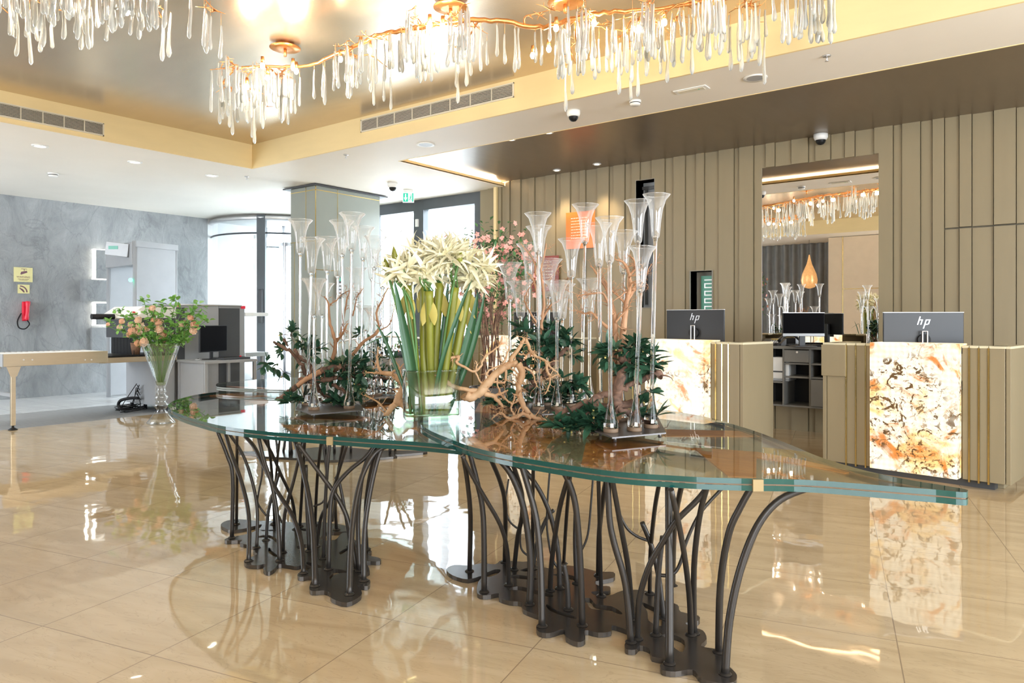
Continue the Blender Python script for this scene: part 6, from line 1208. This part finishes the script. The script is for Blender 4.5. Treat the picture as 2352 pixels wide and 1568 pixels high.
# walk-through metal detector
pb = on_z(300, 915); DX = LEFT_X + .75; ga, gb = on_x(312, HY, DX), on_x(405, HY, DX)
dd0 = 12.1; P0 = EYE + ray(311, HY) * 10.75; Pr = EYE + ray(402, HY) * 11.35; Pl = EYE + ray(250, HY) * 11.35
for P in (P0, Pr, Pl): P.z = 0
t = thing('metal_detector', 'tall grey walk-through metal detector against the slate wall', 'metal detector', ((P0.x + Pr.x + Pl.x) / 3, (P0.y + Pr.y + Pl.y) / 3, 0)); hT = up_at(P0, 556)
def slab(nm, A, B, z0, z1, th, mat): d = (B - A); L = d.length; M = frame_m((A.x, A.y, 0), d, (0, 0, 1)); m = MB(); m.bbox((0, z0, -th / 2), (L, z1, th / 2), .008); m.v = [M @ p for p in m.v]; return part(nm, m, mat, t, True)
slab('right_panel', P0, Pr, .02, hT, .06, M_LGREY); off = Pl - P0; slab('left_panel', Pl, Pl + (Pr - P0), .02, hT - .0, .06, M_LGREY)
slab('header', P0, Pl, hT - .34, hT, .10, M_LGREY); A2, B2 = P0 + (Pr - P0) * .5, Pl + (Pr - P0) * .5; slab('header', A2, B2, hT - .3, hT, .3, M_LGREY)
for P, Q in ((P0, V((0, 0, 0))), (Pr, V()), (Pl, V())): m = MB(); m.tube([P + V((0, 0, .0)), P + V((0, 0, hT + .02))], .035, 10); part('corner_profile', m, M_LGREY, t, True)
m = MB(); M = frame_m((P0.x, P0.y, 0), Pr - P0, (0, 0, 1)); L = (Pr - P0).length; m.bbox((-.02, hT - .07, -.05), (L + .02, hT + .02, .05), .005); m.v = [M @ p for p in m.v]; part('top_rail', m, M_LGREY, t, True)
dn = (P0 - Pl).normalized(); C0 = at(272, 573, 10.8); M = frame_m(C0, RGT, (0, 0, 1)); m = MB(); m.bbox((-.17, -.10, -.05), (.17, .10, .05), .006, R=Matrix.Rotation(-.12, 3, 'Z')); m.v = [M @ p for p in m.v]; bx_ = part('control_unit', m, M_MGREY, t, True)
m = MB(); m.box((-.12, .0, .051), (.02, .05, .053)); m.v = [M @ p for p in m.v]; part('display', m, M_TEAL, bx_, True)
m = MB(); q = at(301, 643, 10.7); m.tube([q, q - FWD * .02], .028, 14); part('green_indicator', m, emit('indicator_green', (.1, 1, .6), 2.5), t, True)
# signs and phone on the slate wall
def wsign(px0, px1, py0, py1, label, draw):
    a = on_x(px0, py0, LEFT_X + .012); b = on_x(px1, py1, LEFT_X + .012); t = thing('wall_sign', label, 'sign', (LEFT_X + .012, (a.y + b.y) / 2, b.z)); W_ = b.y - a.y; Hh = a.z - b.z
    M = frame_m((LEFT_X + .012, a.y, b.z), (0, 1, 0), (0, 0, 1)); m = MB(); m.box((0, 0, -.01), (W_, Hh, 0)); m.v = [M @ p for p in m.v]; part('sign_plate', m, M_SIGNY, t, True); draw(t, M, W_, Hh)
def dcam(t, M, W_, Hh):
    m = MB(); m.box((W_ * .38, Hh * .88, 0), (W_ * .70, Hh * .91, .001)); m.box((W_ * .53, Hh * .76, 0), (W_ * .56, Hh * .9, .001)); m.add([(W_ * x, Hh * y, .001) for x, y in ((.33, .54), (.38, .50), (.72, .66), (.68, .78), (.38, .70), (.36, .62))], [(0, 1, 2, 3, 4, 5)]); m.v = [M @ p for p in m.v]; part('camera_pictogram', m, M_INK, t, True)
    m = text_mb('WARNING', Hh * .17, M @ Matrix.Translation((W_ * .5, Hh * .33, .0005)), .0005); part('lettering', m, M_INK, t, True)
    m = text_mb('VIDEO AREA UNDER\nSURVEILLANCE', Hh * .075, M @ Matrix.Translation((W_ * .5, Hh * .155, .0005)), .0005); part('small_lettering', m, M_INK, t, True)
wsign(32, 75, 613, 648, 'pale yellow WARNING sign with a camera pictogram on the slate wall', dcam)
def dsm(t, M, W_, Hh):
    m = MB()
    for r_, w_, a0, a1 in ((.62, .14, 0, pi / 2), (.36, .08, .2, 1.3)):
        P = [(W_ * .18 + cos(a0 + (a1 - a0) * i / 10) * Hh * q, Hh * .14 + sin(a0 + (a1 - a0) * i / 10) * Hh * q, .001) for q in (r_, r_ + w_) for i in range(11)]; m.add(P, [(i, i + 1, 12 + i, 11 + i) for i in range(10)])
    m.add([(W_ * .1, Hh * .6, .001), (W_ * .2, Hh * .65, .001), (W_ * .6, Hh * .15, .001), (W_ * .5, Hh * .1, .001)], [(0, 3, 2, 1)]); m.v = [M @ p for p in m.v]; part('pictogram', m, M_INK, t, True)
wsign(41, 68, 653, 674, 'small pale yellow sign with an arc pictogram, below the WARNING sign', dsm)
q = on_x(55, 737, LEFT_X + .01); t = thing('wall_phone', 'red wall telephone with black coiled cord on the slate wall', 'telephone', (LEFT_X + .002, q.y, q.z)); m = MB(); m.bbox((0, -.03, 0), (.04, .06, .30), .012); part('cradle', m, M_RED, t)
m = MB(); m.tube(smooth_poly([(.07, .01, .02), (.085, .02, .15), (.07, .03, .30)], 5, False), [.035] * 3 + [.026] * 5 + [.035] * 3, 12); part('handset', m, M_RED, t)
m = MB(); m.tube(smooth_poly([(.05, .03, .01), (.05, .06, -.05), (.05, -.0, -.12), (.05, -.08, -.1), (.05, -.10, .0), (.05, -.05, .12)], 8, False), .009, 6); part('cord', m, M_BLACK, t)
# ================================================================== CHANDELIERS
def drop_mesh(seed, L):
    R_ = random.Random(seed); r = .014; prof = [(0, 0), (.004, -.001), (r * .45, -.01), (r * .5, -L * .2), (r * .6, -L * .45), (r * .78, -L * .7), (r * .98, -L * .88), (r * .85, -L * .95), (r * .4, -L * .99), (0, -L)]
    prof = [(a * (1 + R_.gauss(0, .10)), b) for a, b in prof]; m = MB(); m.lathe(prof, 9); 
    ph = R_.uniform(0, 6); m.v = [V((p.x + .004 * sin(p.z * 25 + ph), p.y + .004 * cos(p.z * 19 + ph), p.z)) for p in m.v]; return m
DM = [drop_mesh(i, .185 + .014 * i).mesh('glass_drop', M_CRYSTAL) for i in range(8)]
def chandelier(label, trunk, canopies, nd, nb, seed, spread, zb=3.2, nbr=26, lp=1.):
    R_ = random.Random(seed); c = trunk[len(trunk) // 2]; t = thing('branch_chandelier', label, 'chandelier', (c.x, c.y, ZC - .001)); B = MB(); SQ = smooth_poly(trunk, 8, False); k = len(SQ)
    rr = [.017 * (1 - abs(2 * i / (k - 1) - 1) ** 2 * .75) for i in range(k)]; B.tube([p + V((0, 0, R_.gauss(0, .004))) for p in SQ], rr, 8); hang = []
    for i in range(nbr):
        j = R_.randrange(0, k); p = SQ[j]; tan = (SQ[min(j + 1, k - 1)] - SQ[max(j - 1, 0)]).normalized(); nrm = V((-tan.y, tan.x, 0)) * R_.choice((-1, 1)); q = (nrm * R_.uniform(.5, 1) + tan * R_.uniform(-.8, .8)).normalized(); L = spread * R_.uniform(.5, 1.1); Q = [p]
        for s_ in range(6): q = (q + V((R_.gauss(0, .25), R_.gauss(0, .25), 0))).normalized(); st = Q[-1] + q * L / 6 + V((0, 0, R_.gauss(-.006, .014))); st.z = min(st.z, ZC - .05); Q.append(st)
        B.tube(smooth_poly(Q, 2, False), [.008 - .0055 * a / 12 for a in range(13)], 6); hang += Q[1:]
        for _ in range(6):
            a = R_.choice(Q[1:]); d = V((R_.gauss(0, 1), R_.gauss(0, 1), R_.gauss(-.1, .35))).normalized(); e = a + d * R_.uniform(.04, .12); e.z = min(e.z, ZC - .04); mid = a.lerp(e, .5) + V((0, 0, R_.gauss(0, .01))); B.tube([a, mid, e], [.004, .003, .0018], 5); hang.append(e)
            for s2 in (-1, 1): B.tube([mid, mid + V((R_.gauss(0, .02), R_.gauss(0, .02), .012))], [.003, .0015], 5)
    hang += [p for p in SQ]
    for cp in canopies:
        B.tube([cp, V((cp.x, cp.y, ZC - .04))], .012, 8)
    part('copper_branches', B, M_COPPER, t, True)
    for cp in canopies: m = MB(); m.lathe([(0, ZC - .04), (.05, ZC - .04), (.12, ZC - .035), (.12, ZC - .028), (.07, ZC - .02), (.07, ZC - .002), (0, ZC - .002)], 24, o=(cp.x, cp.y, 0)); part('canopy', m, M_COPPER, t, True)
    rest = MB(); inv = WM[t].inverted(); inst = []
    for i in range(nd):
        p = R_.choice(hang) + V((R_.gauss(0, .02), R_.gauss(0, .02), 0)); dz = R_.uniform(.0, .09); q = V((p.x, p.y, p.z - dz)); inst.append((p, q, R_.randrange(8), R_.uniform(.85, 1.3), R_.uniform(0, 6)))
    inst.sort(key=lambda a: (a[1] - EYE).length + (0 if 0 < dep(a[1]) and abs((a[1] - EYE).dot(RGT) / max(.1, dep(a[1]))) < .72 and (a[1].z - CH) / max(.1, dep(a[1])) < .46 else 50))
    wires = MB()
    for i, (p, q, mi_, sc, rz) in enumerate(inst):
        wires.tube([p, q], .0012, 4)
        if i < 99:
            o = bpy.data.objects.new('glass_drop', DM[mi_]); COL.objects.link(o); o.parent = t; o.location = inv @ q; o.scale = (1, 1, sc); o.rotation_euler = (R_.gauss(0, .02), R_.gauss(0, .02), rz); WM[o] = WM[t]
        else:
            me = DM[mi_]; rest.add([V((v.co.x, v.co.y, v.co.z * sc)) + q for v in me.vertices], [list(f.vertices) for f in me.polygons], 0, True)
    part('hanging_wires', wires, M_COPPER, t, True)['kind'] = 'stuff'
    if rest.v: o = part('far_glass_drops', rest, M_CRYSTAL, t, True); o['kind'] = 'stuff'
    for i in range(nb):
        p = SQ[int((i + .5) * k / nb)] + V((R_.uniform(-.8, .8) * spread, R_.uniform(-.8, .8) * spread, R_.uniform(-.13, -.05))); m = MB(); m.tube([p + V((0, 0, .07)), p + V((0, 0, .02))], [.012, .014], 8); sk = part('socket', m, M_COPPER, t, True); m = MB(); m.ball(p, .018, 10, sq=(1, 1, 1.3)); part('bulb', m, M_BULB, sk, True)
        if i % 2 == 0: light('POINT', p - V((0, 0, .0)), 12 * lp, (1, .82, .58), .03, name='bulb_light')
zb = 3.22
T1 = [on_z(x, y, z) for x, y, z in ((508, 195, 3.10), (545, 158, 3.17), (620, 152, 3.2), (700, 152, 3.2), (790, 118, 3.2), (870, 82, 3.22), (950, 66, 3.23), (1035, 50, 3.24), (1140, 48, 3.23), (1240, 62, 3.2), (1310, 45, 3.2), (1400, 28, 3.2), (1500, 22, 3.2), (1620, 5, 3.2), (1740, -20, 3.2), (1880, -60, 3.2))]
chandelier('long branch chandelier with clear glass drops running across the coffer', T1, [on_z(1035, 40, ZC - .1), on_z(655, 130, ZC - .1), on_z(1298, 30, ZC - .1)], 340, 20, 41, .40, nbr=34)
T2 = [on_z(x, y, z) for x, y, z in ((-420, 40, 3.2), (-260, -30, 3.2), (-100, -45, 3.22), (60, -60, 3.22), (200, -90, 3.2), (310, -70, 3.2), (370, -110, 3.18))]
chandelier('branch chandelier with glass drops at the upper left corner', T2, [on_z(100, -70, ZC - .1)], 150, 9, 42, .42)
